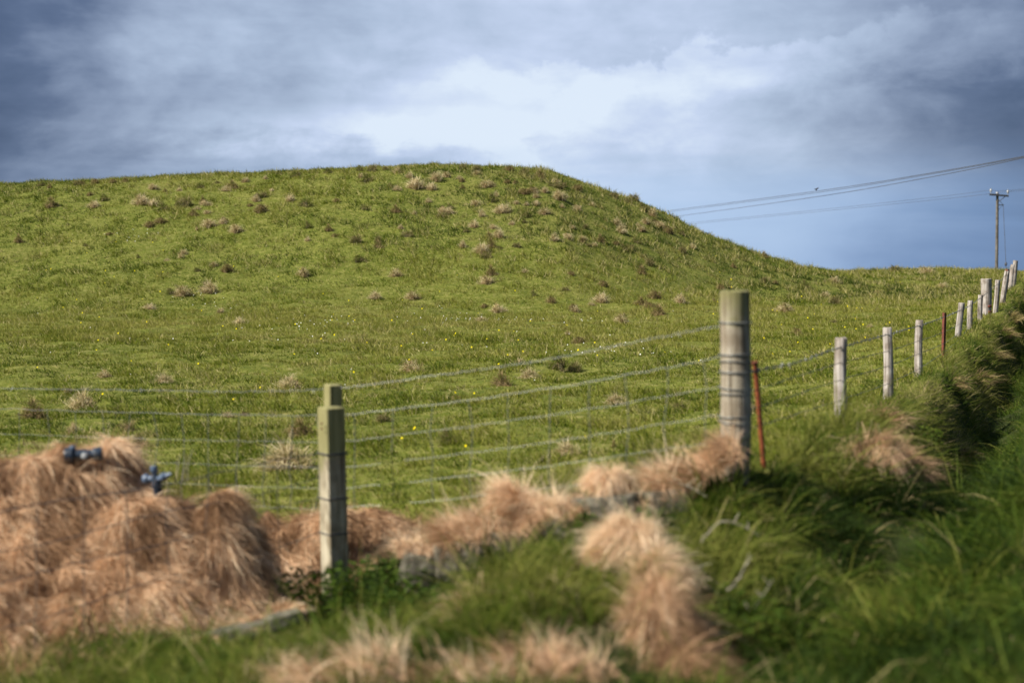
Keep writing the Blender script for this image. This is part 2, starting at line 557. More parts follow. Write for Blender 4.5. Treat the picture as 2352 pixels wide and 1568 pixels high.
def grass_field(name, n, d0, d1, segs, wmul, label):
    x, y = sample_zone(n, d0, d1, 1.35, .39, 1.7)
    u = uof(x, y)
    keep = (u < .12) & ((y > fence_a(x) + .05) | (x > 1.5))
    x, y, u = x[keep], y[keep], u[keep]
    n = len(x)
    # tufted: pull the roots together a little
    cx = fbm(x * 3, y * 3, 41, 2) - .5; cy = fbm(x * 3, y * 3, 47, 2) - .5
    x = x + cx * .25; y = y + cy * .25
    z = ground_z(x, y) - .012
    tone = field_tone(x, y)
    tuft = fbm(x * 1.7, y * 1.7, 51, 3)
    H = (.038 + np.where(y < 38, .19, .27) * np.clip(tuft - .38, 0, 1)) * RNG.uniform(.6, 1.4, n) * (1 + .25 * (y > 25))
    knob = sstep(.575, .64, fbm(x * 2.6 + 3, y * 2.2, 63, 3)) * np.where(y > 38, sstep(38, 44, y) * (.55 + .45 * sstep(-6, 4, x)), .25)
    H = H + .17 * knob * RNG.uniform(.6, 1.2, n)
    W = wmul * (.0033 + .0003 * y) * RNG.uniform(.7, 1.3, n)
    t = np.clip((tone - .5) * 2.1 + .47 + RNG.normal(0, .22, n), 0, .8)
    dry = fbm(x * 1.5 + 5, y * 1.2, 57, 3)
    t = np.where(RNG.random(n) < .07 + .45 * sstep(.57, .70, dry), RNG.uniform(.68, 1, n), t)
    t = np.where(RNG.random(n) < .75 * knob, RNG.uniform(.66, 1, n), t)
    C = pick(FIELD_STOPS, t) * RNG.uniform(.8, 1.2, (n, 1))
    D = np.stack([RNG.normal(-.25, .45, n), RNG.normal(-.1, .45, n), np.ones(n)], 1)
    nb = NB(); blades(nb, np.stack([x, y, z], 1), D, H, W, C, RNG.uniform(.3, 1.1, n), segs)
    o = nb.build(name, M_GRASS)
    tag(o, label, 'grass', kind='stuff')


grass_field('field_grass', 380000, 7.5, 26, 2, 1.15, 'short yellowish green pasture grass on the level field behind the wire fence')
grass_field('hill_grass', 720000, 25, 76, 1, 1.15, 'tufted green grass covering the rounded hill and the far edge of the field')


def tufted(cx, cy, per, r0, r1):
    """blades gathered in tufts: positions, outward lean and a height factor for each tuft"""
    k = len(cx)
    a = RNG.random((k, per)) * 2 * math.pi; q = np.sqrt(RNG.random((k, per)))
    r = RNG.uniform(r0, r1, (k, 1)); hf = np.broadcast_to(RNG.uniform(.55, 1.5, (k, 1)), (k, per)); tn = np.broadcast_to(RNG.normal(0, .12, (k, 1)), (k, per))
    return (cx[:, None] + np.cos(a) * q * r).ravel(), (cy[:, None] + np.sin(a) * q * r).ravel(), (np.cos(a) * q).ravel(), (np.sin(a) * q).ravel(), hf.ravel().copy(), tn.ravel().copy()


def lush_grass():
    # ---- bank and foot of the fence, near
    x, y = sample_zone(95000, 3.3, 13, .9, .40, .5)
    cx, cy = sample_zone(5600, 3.3, 13, .9, .40, .5)
    tx, ty, ox, oy, hf, tn = tufted(cx, cy, 46, .04, .12)
    ox = np.concatenate([np.zeros(len(x)), ox]); oy = np.concatenate([np.zeros(len(x)), oy])
    hf = np.concatenate([np.full(len(x), .6), hf]); tn = np.concatenate([np.zeros(len(x)), tn])
    x = np.concatenate([x, tx]); y = np.concatenate([y, ty])
    u = uof(x, y)
    keep = ~((u < .12) & ((y > fence_a(x) + .05) | (x > 1.5)))
    x, y, u, ox, oy, hf, tn = (q_[keep] for q_ in (x, y, u, ox, oy, hf, tn))
    n = len(x)
    z = ground_z(x, y) - .02
    vz = (u > .95) & (y > 5.2) | (x > 1.3 + .12 * (y - 4)) & (y < 7.2) & (u > .9)
    clump = fbm(x * 2.6, y * 2.6, 61, 3)
    dark = fbm(x * .8 + 4, y * .8, 71, 3) * .5 + fbm(x * 3.1, y * 3.1, 75, 2) * .5
    top = sstep(.8, .3, u) * sstep(7.0, 8.0, y) * sstep(-.4, .0, u) + .9 * np.exp(-((x + .02) / .5) ** 2 - ((y - 5.9) / .7) ** 2)
    H = (.07 + .46 * np.clip(clump - .28, 0, 1)) * RNG.uniform(.5, 1.35, n)
    H = np.where(vz, (.10 + .50 * np.clip(clump - .28, 0, 1)) * RNG.uniform(.5, 1.35, n), H)
    H = H * hf
    lowg = np.exp(-((x + .95) / .32) ** 2 - ((y - 7.6) / .6) ** 2)
    H = H * (1 - .72 * lowg)
    tall = np.exp(-((x - .05) / .4) ** 2 - ((y - 5.8) / .5) ** 2) + .8 * ((u > -.1) & (u < .75) & (y > 6.2) & (y < 10) & ~vz) + .5 * np.exp(-((x - .75) / .5) ** 2 - ((y - 6.9) / .5) ** 2)
    H = H * (1 + .55 * tall)
    W = RNG.uniform(.003, .0075, n)
    broad = (np.hypot((x + .55) / .55, (y - 7.55) / .75) < 1) & (RNG.random(n) < .5)
    W = np.where(vz, RNG.uniform(.004, .010, n), W)
    W = np.where(broad, RNG.uniform(.008, .014, n), W); H = np.where(broad, np.clip(H * 1.4, .10, .30), H)
    t = np.clip((dark - .5) * 2.2 + .40 + RNG.normal(0, .17, n), 0, .86)
    t = t + .26 * top + tn + .2 * np.exp(-((x + .02) / .5) ** 2 - ((y - 5.9) / .7) ** 2)  # near-middle grass yellower and lighter, sunlight put into the blade colour
    t = np.where(vz, np.clip((dark - .5) * 2.2 + .33 + tn + RNG.normal(0, .2, n), 0, .84), t)  # verge: darker lush green, lowered further in colour for corner vignette
    t = np.where(RNG.random(n) < np.where(vz, .012, .06), RNG.uniform(.86, 1, n), np.clip(t, 0, .85))
    C = pick(LUSH_STOPS, t) * RNG.uniform(.8, 1.2, (n, 1))
    la = fbm(x * 1.3, y * 1.3, 81, 2) * 9
    D = np.stack([RNG.normal(0, .35, n) + .45 * np.cos(la), RNG.normal(0, .35, n) + .45 * np.sin(la), np.ones(n)], 1)
    D[:, 0] += np.where((u > .1) & ~vz, .5, 0)
    D[:, 0] += np.where(vz, -.15, 0)
    D[:, 0] += ox * .95; D[:, 1] += oy * .95
    P = np.stack([x, y, z], 1)
    G = RNG.uniform(.6, 2.0, n)
    nb = NB(); q = ~vz; blades(nb, P[q], D[q], H[q], W[q], C[q], G[q], 3)
    tag(nb.build('bank_grass', M_GRASS), 'long lush green grass over the near bank around the fence posts', 'grass', kind='stuff')
    nb2 = NB(); blades(nb2, P[vz], D[vz], H[vz] * 1.05, W[vz], C[vz], G[vz], 3)
    # ---- the bank's far run and the verge beyond the ditch
    m = 60000
    y = 12.5 * np.exp(RNG.random(m) * math.log(64 / 12.5)); uu = RNG.uniform(.08, 3.4, m)
    cy = 12.5 * np.exp(RNG.random(4200) * math.log(64 / 12.5)); cu = RNG.uniform(.08, 3.4, 4200)
    tx, ty, ox, oy, hf, tn = tufted(xb(cy) + cu / CS, cy, 30, .06, .16)
    x = np.concatenate([xb(y) + uu / CS, tx]); y = np.concatenate([y, ty]); uu = uof(x, y)
    ox = np.concatenate([np.zeros(m), ox]); oy = np.concatenate([np.zeros(m), oy])
    hf = np.concatenate([np.full(m, .6), hf]); tn = np.concatenate([np.zeros(m), tn])
    k = (x < .40 * y + 1.0) & (y > 12.2); x, y, uu, ox, oy, hf, tn = (q_[k] for q_ in (x, y, uu, ox, oy, hf, tn)); m = len(x)
    z = ground_z(x, y) - .02
    clump = fbm(x * 1.8, y * 1.8, 91, 3)
    H = (.06 + .46 * np.clip(clump - .28, 0, 1)) * RNG.uniform(.5, 1.4, m)
    H = H * hf
    W = (.0025 + .00022 * y) * RNG.uniform(.7, 1.3, m)
    bank = uu < .8
    fine = fbm(x * 1.3, y * 1.3, 95, 3)
    t = np.clip((clump - .5) * .8 + (fine - .5) * 1.2 + np.where(bank, .70, .34) + tn + RNG.normal(0, .16, m), 0, .88)
    t = np.where(RNG.random(m) < np.where(bank, .10 + .6 * sstep(.47, .62, fine), .015), RNG.uniform(.78, 1, m), t)
    C = pick(LUSH_STOPS, t) * RNG.uniform(.8, 1.2, (m, 1))
    D = np.stack([RNG.normal(0, .4, m) + np.where(bank, .5, -.1), RNG.normal(0, .4, m), np.ones(m)], 1)
    D[:, 0] += ox * .8; D[:, 1] += oy * .8
    P = np.stack([x, y, z], 1); G = RNG.uniform(.5, 1.6, m)
    nb3 = NB(); blades(nb3, P[bank], D[bank], H[bank], W[bank], C[bank], G[bank], 2)
    tag(nb3.build('bank_edge_grass', M_GRASS), 'yellowing rough grass along the bank under the row of grey posts', 'grass', kind='stuff')
    q = ~bank
    blades(nb2, P[q], D[q], H[q], W[q], C[q], G[q], 3)
    tag(nb2.build('verge_grass', M_GRASS), 'dense dark green grass filling the ditch and verge on the lower right', 'grass', kind='stuff')


lush_grass()

# ------------------------------------------------------------------ field flowers
def flowers(name, pts, colr, label, cat, r0, hgt):
    nb = NB()
    k = 6
    P = np.array(pts); n = len(P)
    r = r0 * (1 + .022 * P[:, 1])
    rows = []
    tilt = RNG.normal(0, .3, (n, 2)); tilt[:, 1] -= .55
    for j in range(k):
        a = 2 * math.pi * j / k
        dx = np.cos(a) * r; dy = np.sin(a) * r
        rows.append(np.stack([P[:, 0] + dx, P[:, 1] + dy, P[:, 2] + hgt - dx * tilt[:, 0] - dy * tilt[:, 1]], 1))
    rows.append(np.stack([P[:, 0], P[:, 1], P[:, 2] + hgt - r * .25], 1))
    V = np.stack(rows, 1).reshape(-1, 3)
    pat = []
    for j in range(k): pat += [k, j, (j + 1) % k]
    L = (np.arange(n)[:, None] * (k + 1) + np.array(pat)[None]).ravel()
    C = np.tile(np.array(colr)[None], (n * (k + 1), 1))
    nb.add(V, L, np.full(n * k, 3), C)
    # stems
    blades(nb, P, np.tile([[0, 0, 1.]], (n, 1)), hgt, .004, np.tile([[.06, .11, .02]], (n, 1)), 0.1, 1)
    tag(nb.build(name, M_PETAL), label, cat, kind='stuff')


pts = []
for cx, cy, sx, sy, k in [(1900, 745, 130, 45, 42), (700, 735, 120, 20, 8), (500, 870, 300, 60, 9), (900, 1000, 150, 60, 5), (1240, 800, 220, 80, 16),
                          (200, 690, 160, 40, 14), (90, 600, 120, 40, 8), (1050, 720, 420, 70, 26), (620, 720, 420, 80, 22), (1120, 950, 250, 60, 4)]:
    for _ in range(k):
        px, py = random.gauss(cx, sx), random.gauss(cy, sy)
        if 0 < px < 2150 and 560 < py < 1080:
            p = hit(px, py); 
            if p[1] > 9 and uof(p[0], p[1]) < -.3: pts.append(p)
flowers('buttercups', pts, (.72, .60, .01), 'bright yellow buttercups dotted through the pasture grass', 'buttercups', .009, .10)
pts = []
for cx, cy, sx, sy, k in [(1150, 738, 110, 5, 34), (1080, 735, 60, 8, 14), (700, 742, 60, 8, 18), (470, 700, 40, 12, 16), (1420, 815, 110, 14, 26), (280, 540, 50, 8, 14),
                          (1000, 780, 400, 50, 30), (560, 760, 250, 40, 20)]:
    for _ in range(k):
        px, py = random.gauss(cx, sx), random.gauss(cy, sy)
        if 0 < px < 2150 and 520 < py < 1080:
            p = hit(px, py)
            if p[1] > 9 and uof(p[0], p[1]) < -.3: pts.append(p)
flowers('daisies', pts, (.8, .8, .76), 'tiny white daisies sprinkled in drifts across the pasture', 'daisies', .0065, .06)

# ------------------------------------------------------------------ dead grass
STRAW = [(0, (.11, .060, .032)), (.3, (.27, .155, .080)), (.6, (.57, .360, .205)), (.85, (.79, .545, .345)), (1, (.87, .70, .49))]
DRY = [(0, (.10, .068, .030)), (.3, (.22, .155, .070)), (.6, (.38, .285, .135)), (.85, (.52, .42, .22)), (1, (.66, .57, .36))]
OLIVE = [(0, (.05, .045, .018)), (.4, (.13, .115, .04)), (.75, (.26, .21, .09)), (1, (.40, .32, .17))]


def tussock_nb(n, r, h, seed, stops=STRAW, lean=(0, 0), droop=1.2, wid=(.003, .007), green=0.0, lo=.25, hi=.9, core=True, spread=.75, segs=3, dome=.42):
    """a clump: blades rise from a small dome and fall outward"""
    rg = np.random.default_rng(seed)
    nb = NB()
    a = rg.random(n) * 2 * math.pi
    q = np.sqrt(rg.random(n))
    lob = 1 + .3 * np.sin(a * 3 + seed) + .2 * np.sin(a * 5 + 2 * seed)
    x = np.cos(a) * q * r * lob; y = np.sin(a) * q * r * lob
    z = h * dome * (1 - q * q) + rg.normal(0, .01, n) * h
    lock = vnoise(x / r * 4 + 9, y / r * 4 + 5, seed); lock2 = vnoise(x / r * 2.6 + 3, y / r * 2.6 + 11, seed + 1)
    z = z * (.55 + .9 * lock2)
    D = np.stack([np.cos(a) * q * spread + lean[0] + rg.normal(0, .22, n) + (lock - .5) * .9, np.sin(a) * q * spread + lean[1] + rg.normal(0, .22, n) + (lock2 - .5) * .8, np.full(n, .75) + (lock2 - .5) * .5], 1)
    stray = rg.random(n) < .14
    H = h * rg.uniform(.5, 1.1, n) * (.6 + .8 * lock) * np.where(stray, 1.5, 1.0)
    W = rg.uniform(wid[0], wid[1], n)
    t = np.clip(lo + (hi - lo) * (sstep(.28, .75, lock) * .85 + rg.random(n) * .28 - .04 + .15 * stray), 0, 1)
    C = pick(stops, t)
    if green > 0:
        gm = rg.random(n) < green
        C[gm] = pick(FIELD_STOPS, rg.uniform(.1, .6, gm.sum()))
    P = np.stack([x, y, z - .03 * h], 1)
    blades(nb, P, D, H, W, C, rg.uniform(.6, 1.4, n) * droop, segs, rng=rg)
    if core:
        k = 14; rows = []
        for i in range(5):
            ph = i / 5 * math.pi / 2
            rr = r * .82 * math.cos(ph)
            for j in range(k):
                aa = 2 * math.pi * j / k
                l2 = 1 + .3 * math.sin(aa * 3 + seed) + .2 * math.sin(aa * 5 + 2 * seed)
                rows.append((rr * l2 * math.cos(aa), rr * l2 * math.sin(aa), h * dome * .72 * math.sin(ph) - (.05 if i == 0 else 0)))
        rows.append((0, 0, h * dome * .72))
        L = []; T = []
        for i in range(4):
            for j in range(k):
                p0 = i * k + j; p1 = i * k + (j + 1) % k
                L += [p0, p1, p1 + k, p0 + k]; T.append(4)
        for j in range(k): L += [4 * k + j, 4 * k + (j + 1) % k, 5 * k]; T.append(3)
        nb.add(np.array(rows), np.array(L), np.array(T), np.tile(np.array([pick(stops, np.array([.15]))[0]]), (len(rows), 1)))
    return nb


# --- small tussocks out on the field and hill: a few kinds, many copies
KINDS = []
specs = [
    ('tan', DRY, 0.12, .45, 1.0, 1.0), ('tan', DRY, 0.18, .4, 1.0, .9), ('brown', DRY, 0.28, .05, .6, .9),
    ('olive', OLIVE, .35, .2, 1., .8), ('olive', OLIVE, .5, .1, .9, 1.0), ('pale', DRY, .2, .6, 1.0, .8),
]
for i, (k, st, gr, lo, hi, dr) in enumerate(specs):
    for v in range(2):
        nb = tussock_nb(620, .20, .26, 100 + i * 7 + v, st, (-.25, -.1), dr * 1.7, (.006, .012), gr, lo, hi, spread=.6, segs=2, dome=1.0)
        o = nb.build('grass_tussock', M_STRAW)
        KINDS.append((k, o)); 
proto_used = set()


def put_tussock(px, py, size, kind, label, group, wide=1.0):
    p = hit(px, py, 8.5)
    if uof(p[0], p[1]) > -.1: return
    c = [q for q in KINDS if q[0] == kind]
    src = random.choice(c)[1]
    if src.name in proto_used:
        o = src.copy(); COL.objects.link(o)
    else:
        o = src; proto_used.add(src.name)
    s = size * p[1] / F / .50       # size: width in photo pixels
    o.location = (p[0], p[1], p[2] - .03)
    o.scale = (s * wide, s, s * random.uniform(.85, 1.25))
    o.rotation_euler = (0, 0, random.uniform(-.6, .6))
    tag(o, label, 'tussock', group)


named = [
    (955, 432, 36, 'tan', 'broad tan tussock high on the hill just under its summit', 1.2), (1107, 497, 20, 'pale', 'pale upright tuft alone below the hilltop, right of centre', .8),
    (421, 679, 38, 'tan', 'large tan tussock at the foot of the hill on the left, beside a paler one', 1.1), (481, 672, 34, 'pale', 'pale loose tussock next to the large tan one at the hill foot', 1.1),
    (522, 624, 28, 'brown', 'brown tussock on the lower left hillside above a pale loose one', 1), (599, 488, 30, 'brown', 'dark brown tussock on the upper hillside left of centre', 1),
    (118, 476, 26, 'brown', 'brown tussock near the left end of the hill, just below the skyline', 1), (325, 470, 32, 'tan', 'tan tussock below the skyline on the left shoulder of the hill', 1.1),
    (428, 474, 32, 'olive', 'olive brown tussock right of the tan one on the left shoulder', 1.1), (667, 462, 24, 'tan', 'twin headed tan tussock high on the hill left of the summit', .9),
    (535, 434, 26, 'brown', 'flat brown tussock close under the skyline left of the summit', 1.2), (1285, 458, 30, 'tan', 'tan tussock on the right shoulder of the hill', 1),
    (1455, 462, 30, 'olive', 'olive tussock breaking the skyline on the steep right flank', 1), (668, 892, 54, 'tan', 'pale pointed tussock on the field left of the square fence post', 1.1),
    (946, 856, 50, 'tan', 'tan tussock with brown back on the mid field under the top wire', 1.1), (1284, 848, 48, 'olive', 'dull olive tussock with tan crown on the mid field under the top wire', 1),
    (1216, 872, 40, 'pale', 'pale flat tussock just below the olive one on the mid field', 1.1), (192, 944, 62, 'tan', 'pinkish tan tussock crossed by the second wire at far left', 1.1),
    (78, 962, 56, 'brown', 'brown humped tussock at the left edge beside the pinkish tan one', 1.1), (170, 995, 40, 'tan', 'narrow windswept tuft above the tallest dead grass mound', .8),
    (296, 990, 42, 'olive', 'thin straggly tuft left of the square post, between two wires', .9), (690, 998, 60, 'brown', 'brown tussock directly left of the square fence post', 1.2),
    (660, 1076, 80, 'pale', 'low spread of pale dead grass left of the square post', 1.5), (322, 1030, 46, 'olive', 'dull brown straggly tuft right of the tallest dead grass mound', .8),
    (241, 866, 34, 'tan', 'small pinkish tuft above the top wire on the left', .9), (376, 880, 36, 'pale', 'small pale tuft just above the top wire on the left', 1.2),
    (880, 968, 36, 'olive', 'dark olive tuft right of the square post between two wires', 1), (1030, 1020, 44, 'olive', 'olive tuft low on the field midway between the two nearest posts', 1.2),
    (862, 686, 28, 'pale', 'small pinkish pale tuft at the hill foot near the centre', 1), (948, 686, 30, 'tan', 'tan tuft beside the pinkish pale one at the hill foot', 1.1),
    (698, 634, 26, 'tan', 'tan tuft on the lower hillside left of the steep hollow', 1), (910, 634, 28, 'tan', 'tan tuft on the lower hillside under the summit', 1),
    (755, 530, 22, 'brown', 'small dark tuft halfway up the hill left of the summit', .9), (1145, 545, 26, 'tan', 'tan tuft on the hillside right of the summit line', 1),
    (1805, 716, 34, 'tan', 'small tan tussock on the field behind the tall round post', 1.1), (1950, 622, 26, 'tan', 'tan tussock on the field skyline right of the hill', 1.2),
    (2055, 626, 26, 'olive', 'olive tussock on the field skyline nearer the power pole', 1.2), (2130, 630, 26, 'tan', 'broad low tussock on the skyline closest to the power pole', 1.5),
    (1916, 648, 22, 'pale', 'pale tuft just below the skyline right of the hill', 1.2), (2165, 662, 22, 'pale', 'pale tuft at the far right of the field near the thick post', 1.2),
]
for px, py, s, k, lab, w in named:
    put_tussock(px, py, s, k, lab, 'dead grass tussocks on the pasture', w)


def crest_py(px):
    return float(np.interp(px, [0, 300, 600, 1000, 1200, 1350, 1450, 1600, 1800, 2200], [436, 420, 405, 386, 396, 432, 468, 545, 608, 632]))


for i in range(24):
    px = random.uniform(0, 1840)
    put_tussock(px, crest_py(px) - 3 + random.uniform(0, 5), random.uniform(12, 22), random.choice(['olive', 'olive', 'brown']), 'small tuft roughening the grassy skyline of the hill', 'tufts along the hill skyline', random.uniform(.8, 1.4))
LAB = {
    ('tan', 0): 'small tan tuft, one of many scattered over the hillside', ('brown', 0): 'small dark brown tuft, one of many scattered over the hillside',
    ('olive', 0): 'small olive green tuft, one of many scattered over the hillside', ('pale', 0): 'small pale straw tuft, one of many scattered over the hillside',
    ('tan', 1): 'small tan tuft, one of several on the level pasture', ('brown', 1): 'small dark brown tuft, one of several on the level pasture',
    ('olive', 1): 'small olive green tuft, one of several on the level pasture', ('pale', 1): 'small pale straw tuft, one of several on the level pasture',
}
cnt = 0
while cnt < 225:
    r_ = random.random()
    if r_ < .5: px = random.gauss(1290, 190)
    elif r_ < .72: px = random.gauss(600, 260)
    else: px = random.uniform(-40, 2150)
    top = crest_py(px)
    py = top + abs(random.gauss(0, 1)) * 130 + 3 if random.random() < .8 else random.uniform(690, 1080)
    if not (-60 < px < 2180) or py > 1090: continue
    if py > 820 and random.random() < .5: continue
    s = random.uniform(10, 25) * (1 + max(0, py - 640) / 400)
    k = random.choices(['tan', 'brown', 'olive', 'pale'], [.34, .27, .25, .14])[0]
    put_tussock(px, py, s, k, LAB[(k, int(py > 680))], 'small tufts scattered over hill and pasture', random.uniform(.8, 1.5))
    cnt += 1
for kind_name, o in KINDS:
    if o.name not in proto_used: bpy.data.objects.remove(o)


# --- big mounds of flattened dead grass on the left, a height field clad in long combed blades
def mound(name, lumps, n, label, seed, length=(.09, .24), extra=None, tidy=.5):
    rg = np.random.default_rng(seed)
    cx = sum(l[0] for l in lumps) / len(lumps); cy = sum(l[1] for l in lumps) / len(lumps)
    x0 = min(l[0] - 1.9 * l[3] for l in lumps); x1 = max(l[0] + 1.9 * l[3] for l in lumps)
    y0 = min(l[1] - 1.9 * l[4] for l in lumps); y1 = max(l[1] + 1.9 * l[4] for l in lumps)
    def hgt(x, y):
        s = 0
        for lx, ly, lz, rx, ry in lumps:
            top = lz - gz(lx, ly)
            q = ((x - lx) / rx) ** 2 + ((y - ly) / ry) ** 2
            s = s + (np.maximum(top, .02) * np.exp(-q ** 1.35 * .9)) ** 4
        h = s ** .25
        h = h * (.80 + .42 * fbm(x * 4.2, y * 4.2, seed, 3)) + (fbm(x * 9, y * 9, seed + 5, 3) - .5) * .19 * np.clip(h * 4, 0, 1)
        cr = 1 - np.abs(2 * fbm(x * 2.6 + .3, y * 2.6, seed + 71, 2) - 1) * 5
        h = h * (1 - .15 * np.clip(cr, 0, 1))
        return h
    xs = np.linspace(x0, x1, 90); ys = np.linspace(y0, y1, 80)
    X, Y = np.meshgrid(xs, ys)
    Hh = hgt(X, Y)
    Z = ground_z(X.ravel(), Y.ravel()).reshape(X.shape) + Hh - .04
    nb = NB()
    idx = np.arange(X.size).reshape(X.shape)
    q = np.stack([idx[:-1, :-1], idx[:-1, 1:], idx[1:, 1:], idx[1:, :-1]], -1).reshape(-1, 4)
    keep = Hh.ravel()[q].max(1) > .05
    q = q[keep]
    used = np.unique(q); rem = np.full(X.size, -1); rem[used] = np.arange(len(used))
    V = np.stack([X, Y, Z], -1).reshape(-1, 3)[used]
    cc = pick(STRAW, np.clip(fbm(V[:, 0] * 7, V[:, 1] * 7, seed + 2, 3) * .7, 0, .6))
    nb.add(V, rem[q].ravel(), np.full(len(q), 4), cc)
    # blades
    n = int(n * 2.0)
    x = rg.uniform(x0, x1, n * 3); y = rg.uniform(y0, y1, n * 3)
    e = .02
    h = hgt(x, y); hx = (hgt(x + e, y) - hgt(x - e, y)) / (2 * e); hy = (hgt(x, y + e) - hgt(x, y - e)) / (2 * e)
    area = np.sqrt(1 + hx * hx + hy * hy)
    k = (h > .06) & (rg.random(n * 3) < area / 3.0)
    x, y, h, hx, hy = x[k], y[k], h[k], hx[k], hy[k]
    m = len(x)
    nx = np.stack([-hx, -hy, np.ones(m)], 1); nx = nrm(nx)
    down = np.stack([-hx, -hy, -(hx * hx + hy * hy)], 1); down = nrm(down + 1e-6)
    fl = fbm(x * 3.1, y * 3.1, seed + 9, 2)
    sidev = np.cross(nx, down)
    lock = fbm(x * 15, y * 15, seed + 12, 3); mat_ = fbm(x * 6, y * 6, seed + 44, 2)
    D = down * (.5 + .5 * tidy) + sidev * ((fl - .5) * 4.2 + (mat_ - .5) * 2.6 * (1 - tidy))[:, None] + nx * (.16 + .9 * np.clip(lock - .5, 0, 1))[:, None] + rg.normal(0, 1, (m, 3)) * np.where(rg.random((m, 1)) < .4, .65, .34) + np.array([.2, -.05, 0])
    H = rg.uniform(length[0], length[1], m) * (.6 + .6 * lock)
    W = rg.uniform(.0016, .0036, m)
    t = np.clip(.70 + (lock - .5) * .9 + rg.normal(0, .2, m), 0, 1)
    # noise patches of darker blade colour, painted as shaded holes in the mat
    hl = fbm(x * 5, y * 5, seed + 33, 2)
    t = t * (1 - .55 * sstep(.42, .32, hl))
    C = pick(STRAW, t)
    P = np.stack([x, y, ground_z(x, y) + h - .03], 1)
    blades(nb, P, D, H, W, C, rg.uniform(.5, 1.3, m), 3, rng=rg)
    if extra: extra(nb, rg)
    lx, ly = lumps[0][0], lumps[0][1]
    o = nb.build(name, M_STRAW, loc=(lx, ly, gz(lx, ly)), smooth=False)
    tag(o, label, 'dead grass mound', 'mounds of dead grass behind the near fence')
    return lambda X_, Y_: gz(X_, Y_) + float(hgt(np.array([X_]), np.array([Y_]))[0])


def lump(px, py, d, rx, ry):
    p = at(px, py, d); return (p[0], p[1], p[2], rx, ry)


def tuft_extra(px, py, d, hh, n, spread):
    def f(nb, rg):
        p = at(px, py, d)
        a = rg.random(n) * 6.283; q = np.sqrt(rg.random(n)) * spread
        P = np.stack([p[0] + np.cos(a) * q, p[1] + np.sin(a) * q, np.full(n, p[2] - .05)], 1)
        D = np.stack([rg.normal(-.25, .4, n), rg.normal(0, .3, n), np.ones(n)], 1)
        blades(nb, P, D, rg.uniform(.5, 1.1, n) * hh, rg.uniform(.002, .005, n), pick(STRAW, rg.uniform(.5, 1, n)), .7, 3, rng=rg)
    return f


TALL = mound('dead_grass_mound', [lump(190, 1040, 7.8, .40, .46), lump(60, 1085, 7.7, .42, .45), lump(300, 1105, 7.85, .24, .3), lump(110, 1270, 7.35, .6, .34), lump(-160, 1140, 7.6, .6, .6), lump(-60, 1330, 7.1, .4, .28)],
      52000, 'tallest mound of tan dead grass at the left edge, topped by a navy fitting', 501, extra=tuft_extra(226, 1050, 7.92, .16, 900, .09), tidy=.3)
mound('dead_grass_mound', [lump(420, 1142, 7.75, .44, .42), lump(525, 1178, 7.8, .24, .34), lump(310, 1165, 7.65, .36, .36), lump(330, 1310, 7.3, .34, .18)],
      34000, 'middle mound of combed tan dead grass with dark overhanging right side', 517, tidy=.8)
mound('dead_grass_mound', [lump(720, 1180, 8.95, .42, .30), lump(820, 1205, 8.95, .32, .26), lump(640, 1195, 8.9, .26, .30)],
      26000, 'low rounded mound of pinkish dead grass behind the square post', 533, tidy=.6)

# --- pale tussocks along the old wall and on the near bank
WALL = 'pale dead grass tussocks along the old wall'


def near_tussock(px, py, d, r, h, n, label, seed, lean=(-.35, 0), droop=1.3, lo=.35, hi=1.0, green=.03, spread=.75, group=WALL, stops=STRAW, name='dead_grass_tussock', sink=.0, dome=.42):
    n = int(n * 1.5)
    p = at(px, py, d)
    zb = min(p[2], 1e9)
    nb = tussock_nb(n, r, h, seed, stops, lean, droop, (.0017, .0042), green, lo, hi, True, spread, dome=dome)
    o = nb.build(name, M_STRAW)
    o.location = (p[0], p[1], zb - sink)
    o.rotation_euler = (0, 0, (seed % 7) * .1)
    tag(o, label, 'tussock', group)
    return o


